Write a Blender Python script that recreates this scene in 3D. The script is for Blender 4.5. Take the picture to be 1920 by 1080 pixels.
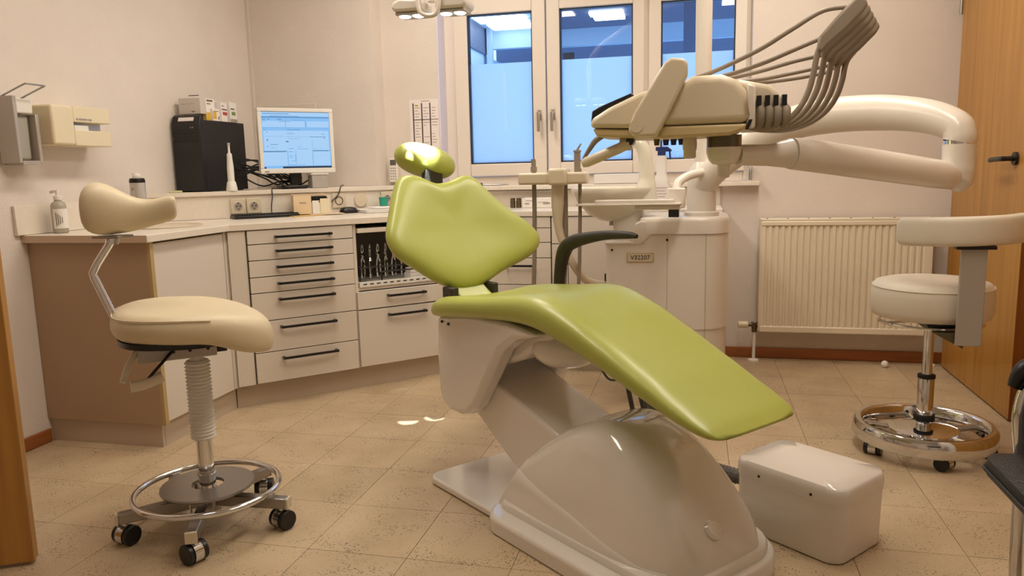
import bpy, bmesh, math, random
from mathutils import Vector, Matrix

# ------------------------------------------------------------------ scene
for o in list(bpy.data.objects):
    bpy.data.objects.remove(o)
scn = bpy.context.scene
COL = scn.collection
random.seed(7)
PI = math.pi

# ------------------------------------------------------------------ camera
def rad(a):
    return math.radians(a)
PITCH, ROLL, YAW, CAMH = rad(8.72), rad(1.33), rad(13.55), 1.08
fw = Vector((0, math.cos(PITCH), -math.sin(PITCH)))
rt = Vector((1, 0, 0))
dn = Vector((0, -math.sin(PITCH), -math.cos(PITCH)))
r2 = rt * math.cos(ROLL) + dn * math.sin(ROLL)
d2 = -rt * math.sin(ROLL) + dn * math.cos(ROLL)
m3 = Matrix((r2, -d2, -fw)).transposed()
m3 = Matrix.Rotation(YAW, 3, 'Z') @ m3
cd = bpy.data.cameras.new('camera')
cd.sensor_width = 36.0
cd.lens = 27.0
cd.clip_start = 0.05
cam = bpy.data.objects.new('camera', cd)
cam.matrix_world = Matrix.Translation((0, 0, CAMH)) @ m3.to_4x4()
COL.objects.link(cam)
scn.camera = cam

# ------------------------------------------------------------------ world and lights
w = bpy.data.worlds.new('dusk')
scn.world = w
w.use_nodes = True
bg = w.node_tree.nodes['Background']
bg.inputs[0].default_value = (0.31, 0.57, 1.0, 1)
bg.inputs[1].default_value = 2.9

def area(name, loc, sx, sy, power, color, rot=(0, 0, 0)):
    l = bpy.data.lights.new(name, 'AREA')
    l.shape = 'RECTANGLE'
    l.size, l.size_y = sx, sy
    l.energy = power
    l.color = color
    o = bpy.data.objects.new(name, l)
    o.location = loc
    o.rotation_euler = rot
    COL.objects.link(o)
    return o
WARM = (1.0, 0.895, 0.77)
CEIL = 2.62
FIX = [(-1.30, 2.05), (0.35, 2.05), (-1.25, 3.40), (0.35, 3.40)]
for fx, fy in FIX:
    area('ceiling_lamp_light', (fx, fy, CEIL - 0.075), 0.28, 1.15, 12.9, WARM)

vs = scn.view_settings
vs.view_transform = 'Standard'
vs.look = 'None'
vs.exposure = 0.0
vs.gamma = 1.0
vs.use_curve_mapping = False

# ------------------------------------------------------------------ materials
def lin(c):
    return c / 12.92 if c <= 0.04045 else ((c + 0.055) / 1.055) ** 2.4
def rgb(h):
    return tuple(lin(int(h[i:i + 2], 16) / 255.0) for i in (0, 2, 4))

def mat(name, color, rough=0.5, metal=0.0, crough=0.05, bump=0.0, bscale=60.0, var=0.0, vscale=6.0, coat=0.0,
        emit=None, estr=0.0, spec=0.5, trans=0.0):
    m = bpy.data.materials.new(name)
    m.use_nodes = True
    nt = m.node_tree
    b = nt.nodes['Principled BSDF']
    if isinstance(color, str):
        color = rgb(color)
    b.inputs['Base Color'].default_value = (*color, 1)
    b.inputs['Roughness'].default_value = rough
    b.inputs['Metallic'].default_value = metal
    b.inputs['Specular IOR Level'].default_value = spec
    b.inputs['Coat Weight'].default_value = coat
    b.inputs['Coat Roughness'].default_value = crough
    b.inputs['Transmission Weight'].default_value = trans
    if emit:
        b.inputs['Emission Color'].default_value = (*emit, 1)
        b.inputs['Emission Strength'].default_value = estr
    tc = nt.nodes.new('ShaderNodeTexCoord')
    if var > 0:
        n = nt.nodes.new('ShaderNodeTexNoise')
        n.inputs['Scale'].default_value = vscale
        n.inputs['Detail'].default_value = 4
        nt.links.new(tc.outputs['Object'], n.inputs['Vector'])
        r = nt.nodes.new('ShaderNodeValToRGB')
        r.color_ramp.elements[0].position = 0.3
        r.color_ramp.elements[1].position = 0.7
        r.color_ramp.elements[0].color = (*[c * (1 - var) for c in color], 1)
        r.color_ramp.elements[1].color = (*[min(1, c * (1 + var)) for c in color], 1)
        nt.links.new(n.outputs['Fac'], r.inputs['Fac'])
        nt.links.new(r.outputs['Color'], b.inputs['Base Color'])
    if bump > 0:
        n2 = nt.nodes.new('ShaderNodeTexNoise')
        n2.inputs['Scale'].default_value = bscale
        n2.inputs['Detail'].default_value = 3
        nt.links.new(tc.outputs['Object'], n2.inputs['Vector'])
        bp = nt.nodes.new('ShaderNodeBump')
        bp.inputs['Strength'].default_value = bump
        bp.inputs['Distance'].default_value = 0.01
        nt.links.new(n2.outputs['Fac'], bp.inputs['Height'])
        nt.links.new(bp.outputs['Normal'], b.inputs['Normal'])
    return m

def wood(name, c1, c2, scale=(26, 26, 1.1), rough=0.38):
    m = bpy.data.materials.new(name)
    m.use_nodes = True
    nt = m.node_tree
    b = nt.nodes['Principled BSDF']
    b.inputs['Roughness'].default_value = rough
    b.inputs['Coat Weight'].default_value = 0.15
    tc = nt.nodes.new('ShaderNodeTexCoord')
    mp = nt.nodes.new('ShaderNodeMapping')
    mp.inputs['Scale'].default_value = scale
    nt.links.new(tc.outputs['Object'], mp.inputs['Vector'])
    n = nt.nodes.new('ShaderNodeTexNoise')
    n.inputs['Scale'].default_value = 1.0
    n.inputs['Detail'].default_value = 6
    n.inputs['Roughness'].default_value = 0.6
    n.inputs['Distortion'].default_value = 0.4
    nt.links.new(mp.outputs['Vector'], n.inputs['Vector'])
    r = nt.nodes.new('ShaderNodeValToRGB')
    r.color_ramp.elements[0].position = 0.3
    r.color_ramp.elements[1].position = 0.72
    r.color_ramp.elements[0].color = (*rgb(c1), 1)
    r.color_ramp.elements[1].color = (*rgb(c2), 1)
    nt.links.new(n.outputs['Fac'], r.inputs['Fac'])
    nt.links.new(r.outputs['Color'], b.inputs['Base Color'])
    return m

def tile_mat():
    m = bpy.data.materials.new('cork_tile')
    m.use_nodes = True
    nt = m.node_tree
    b = nt.nodes['Principled BSDF']
    b.inputs['Roughness'].default_value = 0.42
    g = nt.nodes.new('ShaderNodeNewGeometry')
    oi = nt.nodes.new('ShaderNodeObjectInfo')
    n1 = nt.nodes.new('ShaderNodeTexNoise')
    n1.inputs['Scale'].default_value = 5.0
    n1.inputs['Detail'].default_value = 5
    nt.links.new(g.outputs['Position'], n1.inputs['Vector'])
    r1 = nt.nodes.new('ShaderNodeValToRGB')
    r1.color_ramp.elements[0].position = 0.3
    r1.color_ramp.elements[1].position = 0.7
    r1.color_ramp.elements[0].color = (*rgb('B9A282'), 1)
    r1.color_ramp.elements[1].color = (*rgb('CBB594'), 1)
    nt.links.new(n1.outputs['Fac'], r1.inputs['Fac'])
    # flecks: stretched voronoi cells, only some kept, clustered by a slower noise
    mp = nt.nodes.new('ShaderNodeMapping')
    mp.inputs['Scale'].default_value = (48, 90, 60)
    nt.links.new(g.outputs['Position'], mp.inputs['Vector'])
    v = nt.nodes.new('ShaderNodeTexVoronoi')
    v.inputs['Scale'].default_value = 2.5
    nt.links.new(mp.outputs['Vector'], v.inputs['Vector'])
    n2 = nt.nodes.new('ShaderNodeTexNoise')
    n2.inputs['Scale'].default_value = 9.0
    n2.inputs['Detail'].default_value = 2
    nt.links.new(g.outputs['Position'], n2.inputs['Vector'])
    mr = nt.nodes.new('ShaderNodeMapRange')
    mr.inputs['From Min'].default_value = 0.38
    mr.inputs['From Max'].default_value = 0.72
    mr.inputs['To Min'].default_value = 0.16
    mr.inputs['To Max'].default_value = 0.42
    nt.links.new(n2.outputs['Fac'], mr.inputs['Value'])
    lt = nt.nodes.new('ShaderNodeMath')
    lt.operation = 'LESS_THAN'
    nt.links.new(v.outputs['Distance'], lt.inputs[0])
    nt.links.new(mr.outputs['Result'], lt.inputs[1])
    sep = nt.nodes.new('ShaderNodeSeparateColor')
    nt.links.new(v.outputs['Color'], sep.inputs['Color'])
    gt = nt.nodes.new('ShaderNodeMath')
    gt.operation = 'GREATER_THAN'
    gt.inputs[1].default_value = 0.50
    nt.links.new(sep.outputs['Red'], gt.inputs[0])
    mu = nt.nodes.new('ShaderNodeMath')
    mu.operation = 'MULTIPLY'
    nt.links.new(lt.outputs[0], mu.inputs[0])
    nt.links.new(gt.outputs[0], mu.inputs[1])
    mu2 = nt.nodes.new('ShaderNodeMath')
    mu2.operation = 'MULTIPLY'
    mu2.inputs[1].default_value = 0.9
    nt.links.new(mu.outputs[0], mu2.inputs[0])
    mx = nt.nodes.new('ShaderNodeMix')
    mx.data_type = 'RGBA'
    mx.inputs['B'].default_value = (*rgb('4A3B2C'), 1)
    nt.links.new(mu2.outputs[0], mx.inputs['Factor'])
    nt.links.new(r1.outputs['Color'], mx.inputs['A'])
    hv = nt.nodes.new('ShaderNodeHueSaturation')
    mr2 = nt.nodes.new('ShaderNodeMapRange')
    mr2.inputs['To Min'].default_value = 0.94
    mr2.inputs['To Max'].default_value = 1.05
    nt.links.new(oi.outputs['Random'], mr2.inputs['Value'])
    nt.links.new(mr2.outputs['Result'], hv.inputs['Value'])
    nt.links.new(mx.outputs['Result'], hv.inputs['Color'])
    nt.links.new(hv.outputs['Color'], b.inputs['Base Color'])
    return m

def glass_mat(name, tint=(1, 1, 1), refl=0.07, rough=0.0):
    m = bpy.data.materials.new(name)
    m.use_nodes = True
    nt = m.node_tree
    nt.nodes.remove(nt.nodes['Principled BSDF'])
    out = nt.nodes['Material Output']
    t = nt.nodes.new('ShaderNodeBsdfTransparent')
    t.inputs['Color'].default_value = (*tint, 1)
    gl = nt.nodes.new('ShaderNodeBsdfGlossy')
    gl.inputs['Roughness'].default_value = rough
    mx = nt.nodes.new('ShaderNodeMixShader')
    mx.inputs['Fac'].default_value = refl
    nt.links.new(t.outputs[0], mx.inputs[1])
    nt.links.new(gl.outputs[0], mx.inputs[2])
    nt.links.new(mx.outputs[0], out.inputs['Surface'])
    return m

def film_mat():
    m = bpy.data.materials.new('frosted_film')
    m.use_nodes = True
    nt = m.node_tree
    nt.nodes.remove(nt.nodes['Principled BSDF'])
    out = nt.nodes['Material Output']
    t = nt.nodes.new('ShaderNodeBsdfTranslucent')
    t.inputs['Color'].default_value = (0.82, 0.88, 0.92, 1)
    d = nt.nodes.new('ShaderNodeBsdfDiffuse')
    d.inputs['Color'].default_value = (0.75, 0.78, 0.8, 1)
    mx = nt.nodes.new('ShaderNodeMixShader')
    mx.inputs['Fac'].default_value = 0.12
    nt.links.new(t.outputs[0], mx.inputs[1])
    nt.links.new(d.outputs[0], mx.inputs[2])
    nt.links.new(mx.outputs[0], out.inputs['Surface'])
    return m

M = {}
M['wall'] = mat('wall_paint', 'E2D8CE', 0.9, bump=0.25, bscale=140, var=0.02)
M['ceiling'] = mat('ceiling_paint', 'EAE4DA', 0.9)
M['laminate'] = mat('cabinet_laminate', 'DDD3C6', 0.45, bump=0.05, bscale=300)
M['panel_edge'] = mat('cabinet_edge', 'B9A070', 0.5)
M['kick'] = mat('kickboard', 'C4B4A0', 0.55)
M['worktop'] = mat('worktop', 'E6DCCD', 0.3, var=0.02, vscale=40)
M['worktop_edge'] = mat('worktop_edge', 'C9B299', 0.5)
M['sink'] = mat('sink_enamel', 'D8CBB4', 0.25)
M['black'] = mat('black_plastic', '141315', 0.35)
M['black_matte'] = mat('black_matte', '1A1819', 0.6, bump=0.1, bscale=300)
M['black_leather'] = mat('black_leather', '15161B', 0.42, bump=0.3, bscale=220)
M['green'] = mat('green_leather', 'AEB552', 0.40, bump=0.06, bscale=420, var=0.03, vscale=3, coat=0.45, crough=0.27)
M['white'] = mat('white_enamel', 'E6DFD6', 0.12, coat=0.6)
M['unit_white'] = mat('unit_plastic', 'E4DCD0', 0.28, coat=0.2)
M['unit_cream'] = mat('unit_cream', 'D8CBB2', 0.35)
M['ceramic'] = mat('ceramic', 'E4DECC', 0.15, coat=0.4)
M['cream'] = mat('cream_leather', 'D9CAAA', 0.45, bump=0.08, bscale=320)
M['ivory'] = mat('ivory_leather', 'E2DACA', 0.5, bump=0.08, bscale=320)
M['cream_plastic'] = mat('cream_plastic', 'E6DABA', 0.4)
M['dirty_white'] = mat('white_paper', 'E8E4DC', 0.7)
M['rad'] = mat('radiator_paint', 'E8DDC6', 0.4)
M['head_base'] = mat('head_base_plastic', 'CBB688', 0.4)
M['panel_brown'] = mat('brown_laminate', 'AE9478', 0.5, bump=0.05, bscale=300)
M['reveal'] = mat('reveal_lavender', 'E4E0F0', 0.6)
M['pad'] = mat('pale_green_pad', 'CDD09C', 0.7)
M['chrome'] = mat('chrome', (0.72, 0.72, 0.73), 0.08, 1.0)
M['steel'] = mat('brushed_steel', (0.38, 0.36, 0.34), 0.35, 1.0)
M['alu'] = mat('painted_metal', 'B9AFA3', 0.4, 0.4)
M['grey_metal'] = mat('grey_metal', 'B4AEA6', 0.45, 0.2)
M['brass'] = mat('old_brass', '6E5F48', 0.4, 0.8)
M['hose'] = mat('grey_hose', '8E8171', 0.5)
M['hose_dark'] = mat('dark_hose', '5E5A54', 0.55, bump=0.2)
M['arm_dark'] = mat('dark_armrest', '2E2A22', 0.5, bump=0.2, bscale=150)
M['smoke'] = mat('smoked_ring', '5A5138', 0.2)
M['screw'] = mat('dark_screw', '2A2622', 0.4, 0.6)
M['wood'] = wood('door_veneer', 'A0702C', 'BE8A3E')
M['wood_dark'] = wood('door_edge_veneer', '7A4418', '94561F', (40, 40, 2))
M['wood_base'] = wood('baseboard_veneer', '8A4E24', 'A9652F', (2, 2, 30))
M['tile'] = tile_mat()
M['grout'] = mat('tile_joint', '4E4232', 0.8)
M['glass'] = glass_mat('window_glass')
M['film'] = film_mat()
M['upvc'] = mat('window_frame', 'E8DDD0', 0.4)
M['gasket'] = mat('window_gasket', '16202E', 0.5)
M['nickel'] = mat('nickel_handle', 'C2B8AA', 0.25, 0.7)
M['paper'] = mat('paper', 'EEE6E3', 0.8)
M['ink'] = mat('ink', '5C4A44', 0.8)
M['ink2'] = mat('pale_ink', 'A2968E', 0.8)
M['teal'] = mat('teal_plastic', '2A9A80', 0.35)
M['yellow'] = mat('yellow_card', 'D9B23A', 0.6)
M['red'] = mat('red_print', 'B04038', 0.6)
M['leafgreen'] = mat('green_print', '6E8A42', 0.6)
M['card'] = mat('cardboard', 'E0C9A6', 0.7)
M['manila'] = mat('manila_paper', 'D9B46A', 0.7)
M['blue_label'] = mat('blue_plastic', '1C2C66', 0.4)
M['bottle'] = mat('clear_bottle', 'C9C2AE', 0.2, trans=0.35)
M['can'] = mat('can_paint', 'C2BDB8', 0.3, 0.3)
M['acrylic'] = mat('clear_acrylic', 'CFC6BE', 0.2)
M['rubber'] = mat('rubber', '1B1A1A', 0.7)
M['outside'] = mat('outside_panel', '9DB4C8', 0.7)
M['outside_dark'] = mat('outside_steel', '4E5B74', 0.6)
M['tube_light'] = mat('lit_tube', 'FFFFFF', 0.5, emit=(0.85, 0.95, 1.0), estr=6.0)
M['diffuser'] = mat('lit_diffuser', 'FFFFFF', 0.5, emit=(1.0, 0.88, 0.74), estr=4.0)
M['led'] = mat('lit_led', 'FFFFFF', 0.3, emit=(0.75, 0.88, 1.0), estr=5.0)
M['scr'] = mat('lit_screen', '000000', 0.4, emit=rgb('86BFF4'), estr=0.95)
M['scr_light'] = mat('lit_screen_pale', '000000', 0.4, emit=rgb('A9D2FA'), estr=0.95)
M['scr_dark'] = mat('lit_screen_navy', '000000', 0.4, emit=rgb('1E3450'), estr=0.9)
M['scr_mid'] = mat('lit_screen_blue', '000000', 0.4, emit=rgb('5B93C6'), estr=0.95)

# ------------------------------------------------------------------ mesh helpers
class MB:
    def __init__(s):
        s.v = []
        s.f = []
        s.mi = []
        s.cur = 0
    def add(s, vs_, fs_):
        b = len(s.v)
        s.v += [tuple(p) for p in vs_]
        for f in fs_:
            s.f.append(tuple(b + i for i in f))
            s.mi.append(s.cur)
        return s
    def box(s, x0, x1, y0, y1, z0, z1):
        return s.add([(x0, y0, z0), (x1, y0, z0), (x1, y1, z0), (x0, y1, z0), (x0, y0, z1), (x1, y0, z1), (x1, y1, z1), (x0, y1, z1)],
                     [(0, 3, 2, 1), (4, 5, 6, 7), (0, 1, 5, 4), (1, 2, 6, 5), (2, 3, 7, 6), (3, 0, 4, 7)])
    def loft(s, secs, cap=True, closed=False):
        n = len(secs[0])
        vv = [p for sec in secs for p in sec]
        ff = []
        k = len(secs)
        for i in range(k if closed else k - 1):
            a, b = i * n, ((i + 1) % k) * n
            for j in range(n):
                j2 = (j + 1) % n
                ff.append((a + j, a + j2, b + j2, b + j))
        if cap and not closed:
            ff.append(tuple(range(n - 1, -1, -1)))
            ff.append(tuple((k - 1) * n + j for j in range(n)))
        return s.add(vv, ff)
    def prism(s, poly, axis, a0, a1):
        def P(p, a):
            if axis == 'z':
                return (p[0], p[1], a)
            if axis == 'y':
                return (p[0], a, p[1])
            return (a, p[0], p[1])
        return s.loft([[P(p, a0) for p in poly], [P(p, a1) for p in poly]])
    def tube(s, pts, r, n=10, closed=False, sy=1.0):
        pts = [Vector(p) for p in pts]
        k = len(pts)
        rs = r if isinstance(r, (list, tuple)) else [r] * k
        secs = []
        up = None
        for i in range(k):
            if closed:
                t = pts[(i + 1) % k] - pts[i - 1]
            else:
                t = pts[min(i + 1, k - 1)] - pts[max(i - 1, 0)]
            t.normalize()
            if up is None:
                up = Vector((0, 0, 1)) if abs(t.z) < 0.9 else Vector((0, 1, 0))
            a = up - t * up.dot(t)
            if a.length < 1e-5:
                a = Vector((1, 0, 0)) - t * t.x
            a.normalize()
            b = t.cross(a)
            up = a
            secs.append([pts[i] + (a * math.cos(2 * PI * j / n) + b * sy * math.sin(2 * PI * j / n)) * rs[i] for j in range(n)])
        return s.loft(secs, True, closed)
    def cyl(s, p0, p1, r0, r1=None, n=20):
        return s.tube([p0, p1], [r0, r0 if r1 is None else r1], n)
    def lathe(s, prof, c=(0, 0, 0), n=32):
        secs = [[(c[0] + r * math.cos(2 * PI * j / n), c[1] + r * math.sin(2 * PI * j / n), c[2] + z) for j in range(n)] for r, z in prof]
        return s.loft(secs, True)
    def ring(s, c, R, r, n=48, m=10, sz=1.0):
        secs = []
        for i in range(n):
            a = 2 * PI * i / n
            secs.append([(c[0] + (R + r * math.cos(2 * PI * j / m)) * math.cos(a), c[1] + (R + r * math.cos(2 * PI * j / m)) * math.sin(a),
                          c[2] + r * sz * math.sin(2 * PI * j / m)) for j in range(m)])
        return s.loft(secs, False, True)
    def ball(s, c, rx, ry=None, rz=None, n=20, m=12):
        ry = rx if ry is None else ry
        rz = rx if rz is None else rz
        secs = []
        for i in range(1, m):
            a = PI * i / m
            secs.append([(c[0] + rx * math.sin(a) * math.cos(2 * PI * j / n), c[1] + ry * math.sin(a) * math.sin(2 * PI * j / n), c[2] - rz * math.cos(a)) for j in range(n)])
        return s.loft(secs, True)
    def xf(s, mtx):
        s.v = [tuple(mtx @ Vector(p)) for p in s.v]
        return s

def catmull(pts, n=6):
    pts = [Vector(p) for p in pts]
    out = []
    for i in range(len(pts) - 1):
        p0, p1, p2, p3 = pts[max(i - 1, 0)], pts[i], pts[i + 1], pts[min(i + 2, len(pts) - 1)]
        for k in range(n):
            t = k / n
            out.append(0.5 * ((2 * p1) + (-p0 + p2) * t + (2 * p0 - 5 * p1 + 4 * p2 - p3) * t * t + (-p0 + 3 * p1 - 3 * p2 + p3) * t ** 3))
    out.append(pts[-1])
    return out

def lerp_list(vals, n):
    out = []
    for i in range(len(vals) - 1):
        for k in range(n):
            out.append(vals[i] + (vals[i + 1] - vals[i]) * k / n)
    out.append(vals[-1])
    return out

def rrect(x0, x1, y0, y1, r, n=6):
    if not isinstance(r, (list, tuple)):
        r = [r] * 4
    pts = []
    for (cx, cy, a0, rr) in ((x1, y0, -90, r[0]), (x1, y1, 0, r[1]), (x0, y1, 90, r[2]), (x0, y0, 180, r[3])):
        ccx = cx - rr if cx == x1 else cx + rr
        ccy = cy - rr if cy == y1 else cy + rr
        for k in range(n + 1):
            a = rad(a0 + 90 * k / n)
            pts.append((ccx + rr * math.cos(a), ccy + rr * math.sin(a)))
    return pts

def interp(tab, t):
    if t <= tab[0][0]:
        return tab[0][1]
    for (a, va), (b, vb) in zip(tab, tab[1:]):
        if t <= b:
            u = (t - a) / (b - a)
            return va + (vb - va) * u
    return tab[-1][1]

def sinterp(tab, t):
    # smooth (catmull) interpolation through a table
    ks = [k for k, _ in tab]
    if t <= ks[0]:
        return tab[0][1]
    if t >= ks[-1]:
        return tab[-1][1]
    for i in range(len(tab) - 1):
        if ks[i] <= t <= ks[i + 1]:
            u = (t - ks[i]) / (ks[i + 1] - ks[i])
            p0 = tab[max(i - 1, 0)][1]
            p1, p2 = tab[i][1], tab[i + 1][1]
            p3 = tab[min(i + 2, len(tab) - 1)][1]
            return 0.5 * (2 * p1 + (-p0 + p2) * u + (2 * p0 - 5 * p1 + 4 * p2 - p3) * u * u + (-p0 + 3 * p1 - 3 * p2 + p3) * u ** 3)

def mesh_of(mb, name, smooth=35):
    me = bpy.data.meshes.new(name)
    me.from_pydata(mb.v, [], mb.f)
    bm = bmesh.new()
    bm.from_mesh(me)
    bmesh.ops.recalc_face_normals(bm, faces=bm.faces)
    bm.to_mesh(me)
    bm.free()
    if max(mb.mi, default=0) > 0:
        me.polygons.foreach_set('material_index', mb.mi)
    if smooth:
        me.polygons.foreach_set('use_smooth', [True] * len(me.polygons))
        me.set_sharp_from_angle(angle=rad(smooth))
    return me

def obj(name, mb, m, parent=None, bevel=0.0, seg=2, smooth=35, sub=0, label=None, kind=None, loc=None, rot=None):
    me = mesh_of(mb, name, smooth)
    for k in (m if isinstance(m, (list, tuple)) else [m]):
        me.materials.append(M[k] if isinstance(k, str) else k)
    o = bpy.data.objects.new(name, me)
    COL.objects.link(o)
    if parent:
        o.parent = parent
    if loc:
        o.location = loc
    if rot:
        o.rotation_euler = rot
    if bevel:
        b = o.modifiers.new('bevel', 'BEVEL')
        b.width = bevel
        b.segments = seg
        b.limit_method = 'ANGLE'
        b.angle_limit = rad(40)
        b.harden_normals = False
    if sub:
        s_ = o.modifiers.new('subd', 'SUBSURF')
        s_.levels = sub
        s_.render_levels = sub
    if label:
        o['label'] = label
    if kind:
        o['kind'] = kind
    return o

def thing(name, label, cat, loc=(0, 0, 0), rotz=0.0, group=None):
    o = bpy.data.objects.new(name, None)
    o.empty_display_size = 0.05
    COL.objects.link(o)
    o.location = loc
    o.rotation_euler = (0, 0, rotz)
    o['label'] = label
    o['category'] = cat
    if group:
        o['group'] = group
    return o

def tag(o, label, cat, group=None):
    o['label'] = label
    o['category'] = cat
    if group:
        o['group'] = group
    return o

def struct(name, mb, m, label=None, **kw):
    o = obj(name, mb, m, **kw)
    o['kind'] = 'structure'
    if label:
        o['label'] = label
    return o

def dup_part(o, parent, loc=None):
    c = o.copy()
    COL.objects.link(c)
    c.parent = parent
    if loc:
        c.location = loc
    return c

def text(name, s, size, m, parent, mtx, depth=0.0006):
    cu = bpy.data.curves.new(name, 'FONT')
    cu.body = s
    cu.size = size
    cu.extrude = depth
    cu.align_x = 'CENTER'
    cu.align_y = 'CENTER'
    t = bpy.data.objects.new(name + '_curve', cu)
    COL.objects.link(t)
    bpy.context.view_layer.update()
    dg = bpy.context.evaluated_depsgraph_get()
    me = bpy.data.meshes.new_from_object(t.evaluated_get(dg))
    bpy.data.objects.remove(t)
    me.transform(mtx)
    me.materials.clear()
    me.materials.append(M[m])
    o = bpy.data.objects.new(name, me)
    COL.objects.link(o)
    o.parent = parent
    return o

# ================================================================== THE ROOM
XL, XR, YW, YB = -2.63, 1.33, 4.45, -0.75
BUMP_Y, BUMP_X = 4.30, -1.84
# floor with single tiles
fl = MB().box(XL - 0.1, XR + 0.1, YB - 0.1, YW + 0.1, -0.06, -0.004)
floor = struct('floor', fl, 'grout', 'beige cork-look tiled floor with dark flecks')
P = 0.305
tl = MB().box(0.0008, P - 0.0008, 0.0008, P - 0.0008, -0.004, 0.0)
tme = mesh_of(tl, 'tile', 0)
tme.materials.append(M['tile'])
for i in range(-16, 10):
    for j in range(-8, 12):
        x = -1.09 + i * P
        y = 1.905 + j * P
        if x + P < XL or x > XR or y + P < YB + 0.3 or y > YW:
            continue
        o = bpy.data.objects.new('tile', tme)
        COL.objects.link(o)
        o.location = (x, y, random.uniform(-0.0003, 0.0))
        o.parent = floor
struct('ceiling', MB().box(XL - 0.2, XR + 0.2, YB - 0.2, YW + 0.3, CEIL, CEIL + 0.1), 'ceiling', 'plain off-white ceiling above the room')
struct('wall_left', MB().box(XL - 0.15, XL, YB - 0.1, YW + 0.3, 0, CEIL), 'wall', 'pale textured wall behind the towel dispenser')
struct('wall_right', MB().box(XR, XR + 0.15, YB - 0.1, YW + 0.3, 0, CEIL), 'wall', 'pale wall behind the wooden door')
struct('wall_front', MB().box(XL, XR, YB - 0.15, YB, 0, CEIL), 'wall', 'pale wall behind the viewer')
# window wall around the opening
WX0, WX1, WZ0, WZ1 = -1.49, 0.285, 0.965, 2.16
bw = MB()
bw.box(XL, WX0, YW, YW + 0.28, 0, CEIL)
bw.box(WX1, XR, YW, YW + 0.28, 0, CEIL)
bw.box(WX0, WX1, YW, YW + 0.28, 0, WZ0)
bw.box(WX0, WX1, YW, YW + 0.28, WZ1, CEIL)
struct('wall_back', bw, 'wall', 'pale wall around the three-part window')
struct('wall_corner', MB().box(XL, BUMP_X, BUMP_Y, YW, 0, CEIL), 'wall', 'shallow wall projection behind the monitor')
obj_ = struct('trim_2', MB().box(XL, XL + 0.018, BUMP_Y - 0.02, BUMP_Y, 1.01, CEIL), 'laminate', 'narrow vertical cable duct in the room corner')
struct('trim_3', MB().box(-1.4895, -1.484, YW - 0.004, 4.574, 0.991, WZ1), 'reveal', 'pale lavender strip on the left window reveal')  # thin strip, paler and bluer than the wall
struct('baseboard_left', MB().box(XL, XL + 0.016, YB, 2.56, 0, 0.055), 'wood_base', 'reddish wooden baseboard at the left wall', bevel=0.004)
struct('baseboard_back', MB().box(0.14, XR, YW - 0.016, YW, 0, 0.06), 'wood_base', 'reddish wooden baseboard below the radiator', bevel=0.004)

# ------------------------------------------------------------------ window
win = thing('window_1', 'white three-part window with frosted lower panes', 'window', ((WX0 + WX1) / 2, 4.57, WZ0))
del win['category']
win['kind'] = 'structure'
def wp(name, mb, m, parent=None, **kw):
    mb.v = [(x - win.location.x, y - win.location.y, z - win.location.z) for x, y, z in mb.v]
    return obj(name, mb, m, parent or win, **kw)
FY0, FY1 = 4.575, 4.645
fr = MB()
fr.box(WX0, -1.425, FY0, FY1, 0.968, WZ1)
fr.box(0.255, WX1, FY0, FY1, 0.968, WZ1)
fr.box(-1.425, 0.255, FY0, FY1, 0.968, 1.045)
fr.box(-1.425, 0.255, FY0, FY1, 2.085, WZ1)
fr.box(-0.305, -0.245, FY0, FY1, 1.045, 2.085)
wp('window_frame', fr, 'upvc', bevel=0.004)
SY0, SY1 = 4.553, 4.615
FROST = 1.712
panes = [(-1.338, -0.944), (-0.782, -0.360), (-0.203, 0.200)]
sashes = [(-1.422, -0.866), (-0.858, -0.296), (-0.27, 0.262)]
for k, ((p0, p1), (s0, s1)) in enumerate(zip(panes, sashes)):
    sb = MB()
    z0, z1, g0, g1 = 1.047, 2.082, 1.121, 1.994
    sb.box(s0, p0, SY0, SY1, z0, z1)
    sb.box(p1, s1, SY0, SY1, z0, z1)
    sb.box(p0, p1, SY0, SY1, z0, g0)
    sb.box(p0, p1, SY0, SY1, g1, z1)
    sash = wp('sash', sb, 'upvc', bevel=0.005)
    gk = MB()
    e = 0.007
    gk.box(p0, p0 + e, SY0 + 0.012, SY1 - 0.01, g0, g1)
    gk.box(p1 - e, p1, SY0 + 0.012, SY1 - 0.01, g0, g1)
    gk.box(p0, p1, SY0 + 0.012, SY1 - 0.01, g0, g0 + e)
    gk.box(p0, p1, SY0 + 0.012, SY1 - 0.01, g1 - e, g1)
    def sub(n, mb, m, **kw):
        return wp(n, mb, m, sash, **kw)
    sub('gasket', gk, 'gasket')
    sub('glass_pane', MB().box(p0, p1, 4.588, 4.594, g0, g1), 'glass', smooth=0)
    sub('frosted_film', MB().box(p0 + 0.004, p1 - 0.004, 4.5945, 4.5955, g0, FROST), 'film', smooth=0)
    if k < 2:
        hx = -0.905 if k == 0 else -0.825
        hb = MB()
        hb.box(hx - 0.013, hx + 0.013, SY0 - 0.008, SY0, 1.365, 1.43)
        hb.cyl((hx, SY0 - 0.04, 1.405), (hx, SY0, 1.405), 0.010, n=14)
        hb.box(hx - 0.009, hx + 0.009, SY0 - 0.05, SY0 - 0.036, 1.30, 1.415)
        sub('window_handle', hb, 'nickel', bevel=0.003)
struct('window_sill', MB().box(-1.489, 0.284, 4.451, 4.574, 0.966, 0.99).box(-1.489, 0.335, 4.385, 4.451, 0.966, 0.99), 'worktop', 'off-white sill board under the window', bevel=0.004)

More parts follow.
